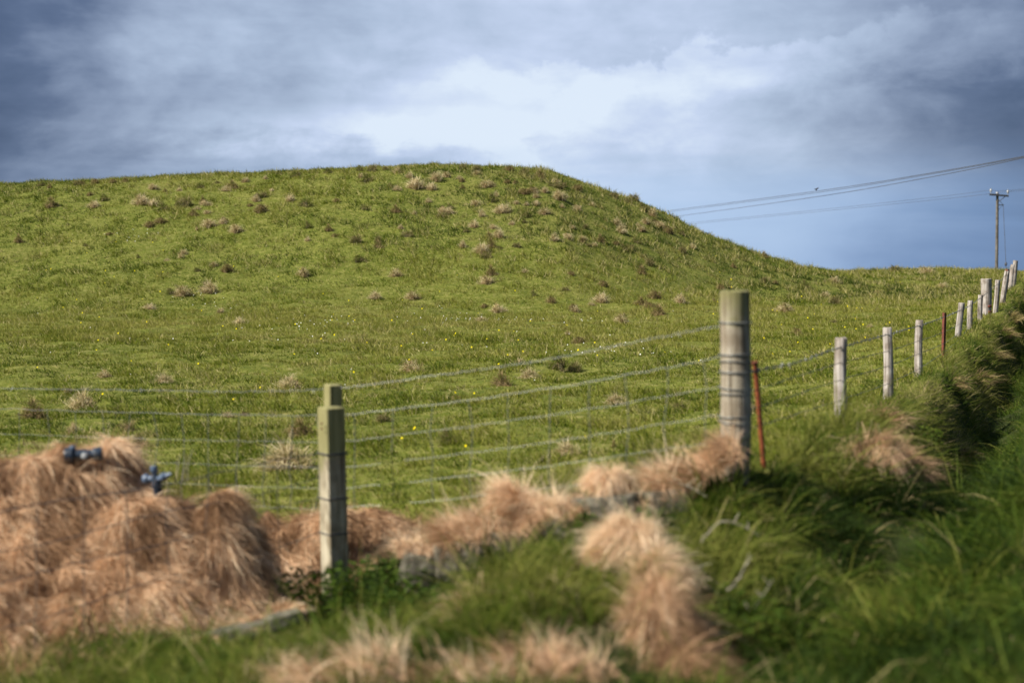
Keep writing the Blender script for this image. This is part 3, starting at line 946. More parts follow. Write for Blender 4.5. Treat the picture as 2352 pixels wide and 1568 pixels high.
def ragged(p0, p1, d, n, label, seed, plume=.35, length=(.05, .17), lo=.25, hi=1.0, thick=.05, group=WALL):
    """a torn strip of dead grass along the wall top: strands swept up and left, strands hanging down the face, gaps between"""
    rg = np.random.default_rng(seed)
    A = at(p0[0], p0[1], d); B = at(p1[0], p1[1], d)
    n = int(n * .8)
    t = rg.random(n * 2)
    k = vnoise(t * 6 + seed, np.full(n * 2, .5), seed) > rg.random(n * 2) * .75
    t = t[k][:n]; n = len(t)
    bump = vnoise(t * 5 + seed * 1.7, np.full(n, .3), seed + 2)
    P = A[None] + (B - A)[None] * t[:, None]
    P = P + rg.normal(0, 1, (n, 3)) * np.array([.018, thick, .012])
    P[:, 2] += -.30 * np.abs(P[:, 1] - A[1]) + .05 * (bump - .4)
    c = vnoise(t * 14 + seed, P[:, 1] * 12, seed + 4); c2 = vnoise(t * 9 + seed, P[:, 1] * 7, seed + 6)
    up = rg.random(n) < plume * (.3 + 1.4 * bump)
    D = np.where(up[:, None], np.stack([-.55 + (c - .5) * 1.6, (c2 - .5) * .9, .75 + (c2 - .5) * .6], 1), np.stack([(c - .5) * 1.9, -.75 + (c2 - .5) * .8, .25 + (c - .5) * .5], 1))
    D = D + rg.normal(0, .25, (n, 3))
    H = rg.uniform(length[0], length[1], n) * (.5 + bump) * np.where(rg.random(n) < .1, 1.5, 1) * np.where(up, 1.1, .75)
    C = pick(STRAW, np.clip(lo + (hi - lo) * (sstep(.3, .72, c) * .8 + rg.random(n) * .3 - .05) + .14 * up, 0, 1))
    nb = NB(); blades(nb, P, D, H, rg.uniform(.0017, .0042, n), C, np.where(up, rg.uniform(.5, 1.3, n), rg.uniform(1.2, 2.4, n)), 3, rng=rg)
    # the matted root layer the strands grow from
    m = 14; rows = []
    for q in range(m + 1):
        c_ = A + (B - A) * q / m
        b_ = float(vnoise(np.array([q / m * 5 + seed * 1.7]), np.array([.3]), seed + 2)[0])
        for yy, zz in ((-thick * 1.3, -.05), (-thick * .8, -.012), (0, .012), (thick, -.01), (thick * 1.5, -.06)):
            rows.append((c_[0], c_[1] + yy * (.6 + .6 * b_), c_[2] + zz + .05 * (b_ - .4)))
    L = []
    for q in range(m):
        for w in range(4): L += [q * 5 + w, (q + 1) * 5 + w, (q + 1) * 5 + w + 1, q * 5 + w + 1]
    nb.add(np.array(rows), np.array(L), np.full(m * 4, 4), np.tile(pick(STRAW, np.array([.12])), (len(rows), 1)))
    o = nb.build('dead_grass_tussock', M_STRAW, loc=tuple(A)); tag(o, label, 'tussock', group)


ragged((915, 1262), (1020, 1245), 7.42, 900, 'thin wispy pale grass at the low left end of the old wall', 601, .6, (.04, .13), .4)
ragged((1020, 1240), (1130, 1208), 7.38, 3600, 'torn tan strip of dead grass on the old wall left of the tall plume', 602, .45)
near_tussock(1185, 1180, 7.46, .042, .19, 2200, 'tall plume of pale dead grass swept left on the old wall', 603, (-.6, -.1), 1.1, .45, 1)
ragged((1140, 1208), (1245, 1178), 7.36, 3600, 'brown shaggy dead grass hanging beneath the tall plume', 613, .15, (.06, .18), .12, .85)
ragged((1245, 1172), (1345, 1148), 7.38, 3600, 'blond torn strip of dead grass just left of the bare grey wall stone', 604, .5, (.06, .17), .4)
near_tussock(1398, 1118, 7.48, .06, .14, 2400, 'curled blond tussock atop the bare grey wall stone', 605, (-.5, -.2), 1.7, .45, 1)
ragged((1345, 1146), (1460, 1132), 7.44, 1500, 'thin fringe of dead grass over the bare grey wall stone', 615, .2, (.05, .13), .3)
ragged((1455, 1134), (1545, 1108), 7.45, 2800, 'blond swept dead grass on the wall left of the round post', 606, .55, (.06, .17), .4)
ragged((1540, 1110), (1610, 1082), 7.45, 2200, 'tan dead grass trailing down the wall, second left of the round post', 607, .3, (.06, .17), .25, .9)
ragged((1600, 1086), (1690, 1036), 7.42, 2600, 'brownish tan dead grass leaning against the foot of the round post', 608, .5, (.05, .14), .2, .8)
NB_ = 'dead grass tussocks hanging on the near bank'
near_tussock(1448, 1285, 6.35, .11, .15, 6500, 'blond mop of dead grass swept left at the top of the near bank', 621, (-.6, -.15), 1.5, .4, 1, .04, group=NB_, dome=.7)
near_tussock(1508, 1350, 6.0, .065, .14, 3400, 'narrow tan tussock hanging down the near bank below the blond mop', 622, (.05, -.5), 1.7, .3, .95, .2, group=NB_, dome=.6)
near_tussock(1512, 1510, 5.55, .085, .21, 7000, 'big skirt shaped brown tussock spilling down the near bank', 623, (.05, -.3), 1.9, .15, .85, .06, .95, group=NB_, dome=.85)
near_tussock(1560, 1615, 5.25, .11, .22, 5500, 'dark brown tussock at the very bottom of the near bank', 624, (.15, -.35), 1.9, .0, .5, .06, .9, group=NB_, dome=.7)
LOW = 'flattened dead grass along the bottom of the picture'
ragged((630, 1578), (920, 1528), 5.05, 5200, 'flattened tan dead grass at the bottom, left of the small green weed', 631, .35, (.07, .2), .2, .9, .10, LOW)
ragged((900, 1556), (1190, 1540), 4.95, 4600, 'flattened tan dead grass at the bottom below the small green weed', 632, .3, (.07, .2), .2, .95, .10, LOW)
ragged((1180, 1530), (1430, 1552), 5.0, 4200, 'ragged brown dead grass at the bottom beside the dark brown tussock', 633, .3, (.07, .18), .1, .8, .09, LOW)
near_tussock(1120, 1430, 6.0, .12, .17, 1500, 'small faded tuft poking through green grass in the near middle', 634, (-.3, -.2), 1.2, .25, .9, .3, group=LOW)
near_tussock(90, 1560, 6.3, .3, .12, 3200, 'flat faded dead grass in the bottom left corner', 635, (.2, -.2), 1.2, .1, .7, .2, group=LOW)
BK = 'dead grass tussocks along the right-hand bank'
near_tussock(2008, 1058, 8.7, .10, .21, 5000, 'shaggy brown tussock overhanging the dark ditch', 641, (.15, -.5), 2.3, .12, .9, group=BK)
near_tussock(2065, 1085, 8.9, .10, .19, 3400, 'brown tussock just right of the shaggy one above the ditch', 642, (.5, -.3), 1.8, .1, .7, group=BK)
near_tussock(2030, 985, 10.8, .10, .17, 1500, 'small brown tuft on the bank between the two nearest grey posts', 643, (.3, -.2), 1.3, .2, .8, .1, group=BK)
for i, (px, py, d, r, h, lab) in enumerate([
    (2190, 850, 16.8, .16, .2, 'tan tuft on the bank below the thin rusty stake'), (2245, 815, 20.2, .24, .28, 'wide brown tussock on the bank past the rusty stake'),
    (2275, 770, 24.3, .22, .24, 'brown tussock on the bank under the paired grey posts'), (2305, 735, 29.5, .26, .26, 'tan tussock on the bank beside the thick post'),
    (2325, 700, 35, .3, .3, 'tan tussock on the bank under the leaning posts'), (2345, 665, 43, .45, .34, 'tan tussock at the right edge where the bank meets the sky'),
    (2215, 900, 14.6, .16, .2, 'brown tuft low on the ditch side, right of the third grey post')]):
    q = hit(px, py, 8)
    rg_ = tussock_nb(1300, r * .75, h * .75, 660 + i, DRY, (.3, -.1), 1.3, (.004, .009), .3, .05, .6)
    o = rg_.build('dead_grass_tussock', M_STRAW)
    yy = d; xx = at(px, py, d)[0]
    o.location = (xx, yy, gz(xx, yy) - .03)
    tag(o, lab, 'tussock', BK)


# ------------------------------------------------------------------ stones
def stone(px, py, d, sx, sy, sz, rz, ry, label, seed):
    rg = random.Random(seed)
    p = at(px, py, d)
    mb_ = MB()
    k = 16; rings = []
    for i, (zf, sc) in enumerate([(-.5, .93), (-.42, 1.0), (-.1, 1.02), (.2, .99), (.44, .98), (.5, .92)]):
        rg2 = random.Random(seed * 31)
        ring = []
        for j in range(k):
            a = 2 * math.pi * j / k
            c, s_ = math.cos(a), math.sin(a)
            e = 3.2
            rr = 1 / ((abs(c) ** e + abs(s_) ** e) ** (1 / e))
            rr *= 1 + rg2.uniform(-.10, .10) + rg.uniform(-.03, .03)
            x, y, z = c * rr * sx / 2 * sc, s_ * rr * sy / 2 * sc, zf * sz * (1 + rg.uniform(-.06, .06))
            x2 = x * math.cos(ry) + z * math.sin(ry); z2 = -x * math.sin(ry) + z * math.cos(ry)
            ring.append((x2 * math.cos(rz) - y * math.sin(rz), x2 * math.sin(rz) + y * math.cos(rz), z2))
        rings.append(ring)
    mb_.ring_loft(rings)
    o = mb_.build('wall_stone', M_STONE, loc=tuple(p))
    tag(o, label, 'stone', 'stones of the old field wall')
    return o


stone(968, 1318, 7.35, .22, .15, .20, .1, .16, 'rounded lichen brown stone ending the old wall at its left', 1)
stone(1062, 1290, 7.33, .27, .15, .22, -.15, -.05, 'brown grey wall stone half hidden under the tan tussock', 2)
stone(1168, 1272, 7.33, .25, .15, .24, -.22, -.08, 'dark wall stone beneath the tall pale plume', 3)
stone(1275, 1240, 7.34, .27, .15, .22, -.18, -.1, 'dark grey wall stone beneath the rounded blond tussock', 7)
stone(1395, 1172, 7.37, .36, .17, .16, -.05, -.08, 'bare grey wall stone beneath the curled blond tussock', 4)
stone(1530, 1160, 7.4, .28, .17, .17, -.1, -.1, 'grey wall stone below the blond tussock left of the round post', 5)
stone(555, 1452, 6.7, .62, .12, .075, .22, -.22, 'long low flagstone edge lying in grass left of the square post', 6)
for i, (px, py, d) in enumerate([(470, 1478, 6.55), (590, 1432, 6.75), (660, 1402, 6.9)]):
    near_tussock(px, py, d, .075, .05, 700, ['thin dead grass on the left end of the long flagstone', 'thin dead grass fringe on the middle of the long flagstone',
                 'thin dead grass on the right end of the long flagstone'][i], 671 + i, (0, -.5), 1.6, .4, 1, .1, group='dead grass fringe on the flagstone')


# ------------------------------------------------------------------ posts
def round_post_mb(h, r, seed, sink=.4, k=20, taper=.95, chamfer=.012, rough=.05):
    rg = random.Random(seed); mb_ = MB(); rings = []
    ph = [rg.uniform(0, 6.28) for _ in range(4)]
    zs = [-sink] + [h * i / 9 for i in range(10)]
    for z in zs:
        t = max(z, 0) / h
        ring = []
        for j in range(k):
            a = 2 * math.pi * j / k
            rr = r * (1 - (1 - taper) * t) * (1 + rough * (.5 * math.sin(2 * a + ph[0] + t) + .35 * math.sin(3 * a + ph[1] - t * 2) + .3 * math.sin(7 * a + ph[2]) ) + rg.uniform(-.012, .012))
            ring.append((rr * math.cos(a) + .006 * math.sin(5 * t + ph[3]), rr * math.sin(a), z))
        rings.append(ring)
    top = rings[-1]
    for p in range(k): top[p] = (top[p][0], top[p][1], h - chamfer)
    rings.append([(x * .86, y * .86, h + .004 * math.sin(3 * math.atan2(y, x))) for x, y, z in top])
    mb_.ring_loft(rings)
    return mb_


def wrap_mb(h, r, kx=28, tilt=0.0, thick=.0025, ph=0):
    mb_ = MB()
    pts = [(r * math.cos(a), r * math.sin(a), h + tilt * math.cos(a + ph)) for a in [2 * math.pi * j / kx for j in range(kx + 1)]]
    mb_.tube(pts, thick, 5)
    return mb_


# strainer
pS = at(1687, 1085, 7.6)
base = np.array([pS[0], pS[1], gz(pS[0], pS[1]) - .05])
topS = at(1687, 667, 7.6)
hS = topS[2] - base[2]
m_ = M_STRAINER
st = round_post_mb(hS, .083, 5, .5, 28, .97, .006, .02).build('strainer_post', m_, loc=tuple(base))
tag(st, 'tall thick round post with mossy top, wound with wire at the fence corner', 'post')
WRY = [742, 816, 836, 856, 893, 908, 958, 972, 1006, 1022]
for i, wy in enumerate(WRY):
    zz = at(1687, wy, 7.52)[2] - base[2]
    wrap_mb(zz, .0865, tilt=[.0, .004, .015, .0, .006, -.006, .004, -.01, .004, .012][i], thick=[.0045, .0045, .003, .004, .003, .003, .003, .003, .003, .003][i], ph=i).build('wire_wrap', M_WIRE, st)

# the orange stake
p0 = at(1760, 1105, 7.9); p1 = at(1734, 832, 7.75)
p0[2] = min(p0[2], gz(p0[0], p0[1])) - .05
mb = MB(); v = p1 - p0
mb.tube([(0, 0, 0), tuple(v * .5), tuple(v)], .0145, 8)
mb.tube([tuple(v * .985), tuple(v * 1.005)], .019, 8)
o = mb.build('iron_stake', M_RUST, loc=tuple(p0))
tag(o, 'leaning thin orange red iron stake beside the tall round post', 'stake')
mb = MB(); c = v * .93
mb.tube([tuple(c + np.array([math.cos(a) * .021, math.sin(a) * .021, 0])) for a in np.linspace(0, 6.28, 14)], .003, 5)
mb.build('wire_tie', M_WIRE, o)


# square posts
def square_post(px, ptop, pbase, d, w, rz, name, label, slope=.0, lean=0.0):
    b = at(px, pbase, d); t = at(px, ptop, d)
    zb = min(b[2], gz(b[0], b[1])) - .05
    h = t[2] - zb
    mb_ = MB(); hw = w / 2; bv = .006
    def sq(z, q, lx):
        o = [(-q + bv, -q), (q - bv, -q), (q, -q + bv), (q, q - bv), (q - bv, q), (-q + bv, q), (-q, q - bv), (-q, -q + bv)]
        return [(x * math.cos(rz) - y * math.sin(rz) + lx, x * math.sin(rz) + y * math.cos(rz), z) for x, y in o]
    rings = [sq(-.3, hw, 0)] + [sq(h * i / 6 * .995, hw * random.uniform(.985, 1.015), lean * i / 6) for i in range(7)] + [sq(h, hw - .006, lean)]
    if slope:
        for rr in rings[-2:]:
            for i, (x, y, z) in enumerate(rr): rr[i] = (x, y, z + slope * x)
    mb_.ring_loft(rings)
    ob = mb_.build(name, M_SAWN, loc=(b[0], b[1], zb))
    tag(ob, label, 'post', 'square posts of the near fence corner')
    return ob, zb, h


sq1, zb1, h1 = square_post(772, 934, 1400, 8.3, .122, .62, 'fence_post', 'square sawn fence post with wire bands standing in front of a slimmer one', 0, -.022)
sq1['label'] = 'square sawn fence post with dark wire bands, in front of a slimmer post'
for wy in (1040, 1142, 1222):
    zz = at(765, wy, 8.3)[2] - zb1
    mb = MB(); q = .0655
    pts = [(x * math.cos(.62) - y * math.sin(.62) - .022 * zz / h1, x * math.sin(.62) + y * math.cos(.62), zz) for x, y in [(-q, -q), (q, -q), (q, q), (-q, q), (-q, -q)]]
    mb.tube(pts, .0055 if wy == 1040 else .004, 5); mb.build('wire_band', M_CABLE, sq1)
mb = MB()
for dz in (.02, .05): mb.tube([(-.09 * .6 - .016, -.074, h1 - .07 - dz), (-.09 * .6 - .012, -.085, h1 - .07 - dz)], .006, 6)
mb.build('staple', M_DARKRUST, sq1)
sq2, zb2, h2 = square_post(768, 882, 1340, 8.62, .088, .55, 'fence_post', 'slimmer square post showing above and behind the banded post', 0, 0)

# round grey posts of the right fence
GP = 'weathered grey posts along the bank fence'
RP = [  # px_base, px_top, py_top, py_base, d, radius, label
    (1932, 1931, 775, 985, 11.0, .050, 'silvery grey round post nearest the tall corner post'),
    (2040, 2040, 752, 925, 14.0, .047, 'second silvery grey round post along the bank from the corner'),
    (2109, 2112, 735, 875, 17.0, .050, 'third grey round post along the bank, just before the rusty stake'),
    (2199, 2208, 695, 790, 24.5, .056, 'grey post split down its length and leaning right, just after the rusty stake'),
    (2226, 2229, 690, 775, 27.0, .052, 'slim grey post next to the split leaning one'),
    (2251, 2252, 677, 750, 30.0, .050, 'short grey post standing in front of the very thick post'),
    (2286, 2292, 643, 715, 35.0, .068, 'leaning grey post just beyond the very thick post'),
    (2301, 2313, 622, 705, 39.0, .072, 'taller leaning grey post, second beyond the very thick post'),
    (2318, 2326, 607, 680, 46.0, .070, 'leaning grey post near the end of the row against the sky'),
    (2326, 2333, 598, 668, 50.0, .085, 'last grey post of the row, standing highest against the sky'),
]
POST = []
for i, (bx, tx, ty, by, d, r, lab) in enumerate(RP):
    b = at(bx, by, d); t = at(tx, ty, d)
    zb = min(b[2], gz(b[0], b[1])) - .04
    h = t[2] - zb
    ob = round_post_mb(h, r, 40 + i, .3, 14, .92, .008, .10).build('fence_post', M_GREYWOOD, loc=(b[0], b[1], zb))
    ob.rotation_euler = (0, math.atan2(t[0] - b[0], h), random.uniform(-.0, .0))
    tag(ob, lab, 'post', GP)
b = at(2264, 742, 32.7); t = at(2264, 640, 32.7); zb = min(b[2], gz(b[0], b[1])) - .04
big = round_post_mb(t[2] - zb, .125, 77, .4, 24, .97, .01, .03).build('gate_post', M_GREYWOOD, loc=(b[0], b[1], zb))
tag(big, 'very thick grey post with rusty iron fixings low on its side', 'post')
for px, py in ((2269, 703), (2270, 716), (2267, 728)):
    q = at(px, py, 32.7) - np.array([b[0], b[1], zb])
    mb = MB(); a0 = math.asin(max(-1, min(1, q[0] / .125)))
    mb.box((.125 * math.sin(a0), -.125 * math.cos(a0) - .01, q[2]), .09, .05, .05, a0, 0, .008)
    mb.tube([(.125 * math.sin(a0) - .03, -.125 * math.cos(a0) - .02, q[2]), (.125 * math.sin(a0) - .03, -.125 * math.cos(a0) - .08, q[2])], .014, 8)
    mb.build('rusty_hinge', M_DARKRUST, big)


def stake(bx, tx, ty, by, d, r, lab):
    b = at(bx, by, d); t = at(tx, ty, d); zb = min(b[2], gz(b[0], b[1])) - .05; h = t[2] - zb
    mb_ = MB()  # angle iron
    a = r; th = r * .35
    prof = [(-a, -a), (a, -a), (a, -a + th), (-a + th, -a + th), (-a + th, a), (-a, a)]
    mb_.ring_loft([[(x, y, z) for x, y in prof] for z in (-.2, h * .5, h)])
    ob = mb_.build('iron_stake', M_DARKRUST, loc=(b[0], b[1], zb), smooth=False, rot=(0, math.atan2(t[0] - b[0], h), .5))
    tag(ob, lab, 'stake')


stake(2166, 2170, 718, 825, 20.0, .020, 'thin dark red rusty stake upright between the grey posts')
stake(2306, 2318, 618, 690, 42.5, .045, 'red rusty stake leaning between the far posts at the skyline')


# ------------------------------------------------------------------ wires
def spline(pts, n=10):
    pts = [np.asarray(p, float) for p in pts]
    P = [2 * pts[0] - pts[1]] + pts + [2 * pts[-1] - pts[-2]]
    out = []
    for i in range(1, len(P) - 2):
        for k in range(n):
            t = k / n
            a, b_, c, d = P[i - 1], P[i], P[i + 1], P[i + 2]
            out.append(.5 * (2 * b_ + (c - a) * t + (2 * a - 5 * b_ + 4 * c - d) * t * t + (3 * b_ - 3 * c + d - a) * t ** 3))
    out.append(pts[-1])
    return out


def kink(pts, amp, seed):
    rg = random.Random(seed); out = []
    for p in pts:
        out.append(p + np.array([0, 0, rg.uniform(-amp, amp)]))
    return out


def barbed_wire(pts, r, name, label, seed, step=.16, group=None):
    """two twisted strands with barbs"""
    mb_ = MB()
    P = kink(spline(pts, 24), .004, seed)
    mb_.tube(P, r, 5)
    acc = 0; rg = random.Random(seed)
    for a, b_ in zip(P[:-1], P[1:]):
        L = np.linalg.norm(b_ - a)
        acc += L
        if acc > step:
            acc = 0
            for _ in range(2):
                dv = np.array([rg.uniform(-.3, .3), rg.uniform(-1, 1), rg.uniform(-1, 1)]); dv /= np.linalg.norm(dv)
                mb_.tube([b_ - dv * .016, b_ + dv * .016], r * .75, 4)
    ob = mb_.build(name, M_WIRE)
    tag(ob, label, 'wire', group)


def plain_wire(pts, r, label, seed, group=None, name='fence_wire', m=M_WIRE):
    mb_ = MB(); mb_.tube(kink(spline(pts, 20), .004, seed), r, 5)
    tag(mb_.build(name, m), label, 'wire', group)


LG = 'wires of the near fence'
# depth of the back wires: far left -> slim square post -> strainer
DL, DM, DS = 10.6, 8.62, 7.6
barbed_wire([at(-260, 886, 11.2), at(0, 891, DL), at(380, 897, 9.6), at(560, 899, 9.1), at(766, 892, DM), at(1000, 862, 8.4), at(1250, 826, 8.05), at(1450, 787, 7.85), at(1655, 748, DS)], .0018, 'barbed_wire',
            'topmost barbed wire crossing the field from the left edge to the tall round post', 1, .17, LG)
rows = [  # y at left edge, y at slim post, y at strainer
    (938, 954, 820), (995, 1016, 888), (1046, 1075, 952), (1090, 1122, 1012), (1140, 1168, 1068)]
mb = MB(); hang = MB()


def row_pt(k, px):
    a, b_, c = rows[k]
    y = np.interp(px, [-260, 0, 770, 1655], [a - (b_ - a) * .3, a, b_, c])
    if px > 770: y += 14 * math.sin(math.pi * (px - 770) / 885) * (.6 if k else .9)
    else: y += 3 * math.sin(math.pi * max(px, 0) / 770)
    d = 1 / np.interp(px, [-260, 0, 770, 1655], [1 / 11.2, 1 / DL, 1 / DM, 1 / DS])
    return at(px, y, d)


for k in range(5):
    pts = [row_pt(k, px) for px in np.linspace(-260, 1655, 70)]
    mb.tube(kink(pts, .005, 20 + k), .0012 if k else .0017, 5)
for px in list(np.arange(-200, 760, 62)) + list(np.arange(810, 1650, 90)):
    pts = [row_pt(k, px + random.uniform(-6, 6)) for k in range(5)]
    mb.tube(pts, .0024, 4)
o = mb.build('wire_netting', M_WIRE)
tag(o, 'rusty grey square wire netting behind the mounds up to the tall round post', 'wire netting', LG)
# netting of the near corner, from the banded post toward the camera's left
mb = MB()
nrow = [(1040, 1176), (1095, 1265), (1142, 1340), (1222, 1440), (1310, 1540)]


def nrow_pt(k, px):
    a, b_ = nrow[k]
    t = (735 - px) / 735.0
    d = 1 / (1 / 8.25 + (1 / 6.45 - 1 / 8.25) * t)
    y = a + (b_ - a) * t + 4 * math.sin(math.pi * min(max(t, 0), 1)) + (6 if k % 2 else -4) * math.sin(9 * t)
    return at(px, y, d)


for k in range(5):
    mb.tube(kink([nrow_pt(k, px) for px in np.linspace(735, -260, 50)], .005, 50 + k), .0032 if k == 0 else .0024, 5)
for px in (640, 545, 474, 385, 290, 190, 85, -30):
    mb.tube([nrow_pt(k, px + random.uniform(-5, 5)) for k in range(5)], .0022, 4)
tag(mb.build('wire_netting', M_CABLE), 'sagging dark wire netting in front of the tan mounds, tied to the banded post', 'wire netting', LG)

RG = 'wires of the bank fence'
barbed_wire([at(1722, 853, 7.58), at(1830, 832, 9.0), at(1931, 798, 10.94), at(2040, 768, 13.94), at(2111, 748, 16.94), at(2169, 728, 19.95), at(2207, 712, 24.4), at(2229, 701, 26.9),
             at(2252, 684, 29.9), at(2268, 672, 32.5), at(2291, 652, 34.9), at(2311, 630, 38.9), at(2332, 605, 49.9)], .0042, 'barbed_wire',
            'barbed top wire running from the tall round post along the grey posts', 2, .2, RG)
low = [(900, 833, 806, 783, 762, 742, 724, 706), (942, 872, 840, 812, 788, 760, 738, 720), (985, 918, 880, 846, 808, 775, 748, 730)]
for i, L in enumerate(low):
    plain_wire([at(1722, L[0], 7.58), at(1931, L[1], 10.94), at(2040, L[2], 13.94), at(2111, L[3], 16.94), at(2169, L[4], 19.95), at(2207, L[5], 24.4), at(2229, L[6], 26.9), at(2252, L[7], 29.9)], .0028,
               ['plain wire next below the barbed wire on the bank fence', 'middle plain wire of the bank fence', 'lowest plain wire of the bank fence near the grass'][i], 60 + i, RG)


# ------------------------------------------------------------------ plastic fittings on the mounds
def fitting():
    p = at(192, 1042, 7.62)
    p[2] = TALL(p[0], p[1]) + .075
    root = bpy.data.objects.new('pipe_fitting', None); COL.objects.link(root); root.location = tuple(p)
    root.rotation_euler = (0, math.radians(-2), math.radians(8))
    tag(root, 'dark navy plastic pipe fitting with pale spot lying on the tallest dead grass mound', 'pipe fitting')
    def xl(prof, nm, m, k=16):
        b_ = MB(); b_.ring_loft([[(x, r * math.cos(2 * math.pi * j / k), r * math.sin(2 * math.pi * j / k)) for j in range(k)] for x, r in prof])
        return b_.build(nm, m, root)
    xl([(-.052, .020), (-.05, .027), (.0, .030), (.03, .027), (.05, .026), (.052, .02)], 'body', M_NAVY)
    xl([(-.098, .030), (-.096, .041), (-.088, .044), (-.056, .044), (-.05, .038), (-.049, .026)], 'collar', M_NAVY)
    xl([(.049, .024), (.05, .034), (.06, .037), (.092, .039), (.098, .035), (.1, .022)], 'collar', M_NAVY)
    b_ = MB(); b_.lathe([(.0, -.001), (.016, .0), (.017, .004), (.010, .007)], 14)
    b_.build('label_disc', M_PALE, root, loc=(.008, -.0285, -.002), rot=(math.radians(90), 0, 0))
    b_ = MB(); b_.lathe([(.017, .02), (.018, .036), (.014, .044), (.012, .043)], 14)
    b_.build('stub', M_BLUEGREY, root, loc=(-.055, 0, .008))


fitting()


def tap():
    p = at(358, 1102, 7.6)
    root = bpy.data.objects.new('water_valve', None); COL.objects.link(root); root.location = tuple(p)
    root.scale = (.85, .85, .85); root.rotation_euler = (math.radians(6), math.radians(-7), math.radians(-25))
    tag(root, 'blue grey plastic water valve with upright stem between the tall and middle mounds', 'valve')
    b_ = MB(); b_.lathe([(.026, -.10), (.034, -.03), (.030, .0), (.024, .025), (.016, .045), (.018, .05)], 14); b_.build('body', M_NAVY, root)
    b_ = MB(); b_.lathe([(.016, .046), (.022, .052), (.024, .066), (.023, .082), (.018, .092), (.006, .095)], 14); b_.build('stem_cap', M_BLUEGREY, root)
    b_ = MB(); k = 14
    b_.ring_loft([[(x, r * math.cos(2 * math.pi * j / k), .012 + r * math.sin(2 * math.pi * j / k)) for j in range(k)] for x, r in [(-.095, .012), (-.09, .027), (-.075, .033), (-.058, .029), (-.05, .018), (-.02, .018)]])
    b_.build('inlet_cap', M_BLUEGREY, root)
    b_ = MB()
    b_.ring_loft([[(x, r * math.cos(2 * math.pi * j / k), .005 + (x - .02) * .25 + r * math.sin(2 * math.pi * j / k)) for j in range(k)] for x, r in [(.02, .018), (.05, .018), (.055, .027), (.075, .028), (.085, .016), (.12, .012), (.13, .008)]])
    b_.build('outlet', M_BLUEGREY, root)


tap()

# tall bleached stems beside the valve
def stalk_thing(name, bases, label, cat, m, rad, seed):
    mb_ = MB()
    for pts, r in bases:
        mb_.tube(spline(pts, 6), [r * (1 - .6 * i / (len(spline(pts, 6)) - 1)) for i in range(len(spline(pts, 6)))], 5)
    p0 = bases[0][0][0]
    ob = mb_.build(name, m)
    tag(ob, label, cat)


stalk_thing('grass_stalks', [([at(335, 1105, 8.0), at(325, 1050, 8.0), at(316, 1020, 8.0)], .0035), ([at(405, 1100, 8.05), at(410, 1060, 8.05), at(415, 1040, 8.05)], .003),
            ([at(430, 1105, 8.0), at(433, 1060, 8.0), at(444, 1030, 8.0)], .003), ([at(415, 1110, 8.0), at(426, 1070, 8.0), at(425, 1045, 8.0)], .003)],
            'thin pale upright stalks rising behind the blue grey valve', 'stalks', M_TWIG, .004, 1)
TW = [
    ([at(1612, 1330, 6.7), at(1600, 1270, 6.6), at(1650, 1200, 6.6), at(1700, 1205, 6.6), at(1745, 1230, 6.6)], 'arched bleached stalk on the bank below the tall round post'),
    ([at(1560, 1385, 6.2), at(1600, 1370, 6.1), at(1660, 1360, 6.1), at(1700, 1320, 6.2), at(1722, 1270, 6.3)], 'long bent bleached stalk rising right of the hanging tussocks'),
    ([at(1690, 1470, 6.0), at(1715, 1420, 6.0), at(1750, 1370, 6.0), at(1775, 1330, 6.1)], 'straight slanting bleached stalk in the dark grass above the ditch'),
    ([at(1545, 1330, 6.3), at(1580, 1310, 6.2), at(1640, 1290, 6.2)], 'short pale stalk just right of the blond mop'),
    ([at(1560, 1110, 7.3), at(1590, 1120, 7.3), at(1622, 1140, 7.25)], 'pale broken stalk lying across the wall left of the round post'),
    ([at(1750, 1250, 7.0), at(1742, 1290, 6.9), at(1715, 1330, 6.8)], 'thin curved stalk hanging below the orange stake'),
]
for i, (pts, lab) in enumerate(TW):
    mb = MB(); sp = spline(pts, 7)
    mb.tube(sp, [.0036 * (1 - .6 * k / len(sp)) for k in range(len(sp))], 6)
    for k in range(4, len(sp) - 2, 5):
        dv = np.array([random.uniform(-.04, .06), random.uniform(-.03, .03), random.uniform(.0, .05)])
        mb.tube([sp[k], sp[k] + dv], [.003, .0015], 4)
    tag(mb.build('dead_stalk', M_TWIG), lab, 'stalk', 'bleached dead stalks on the bank')


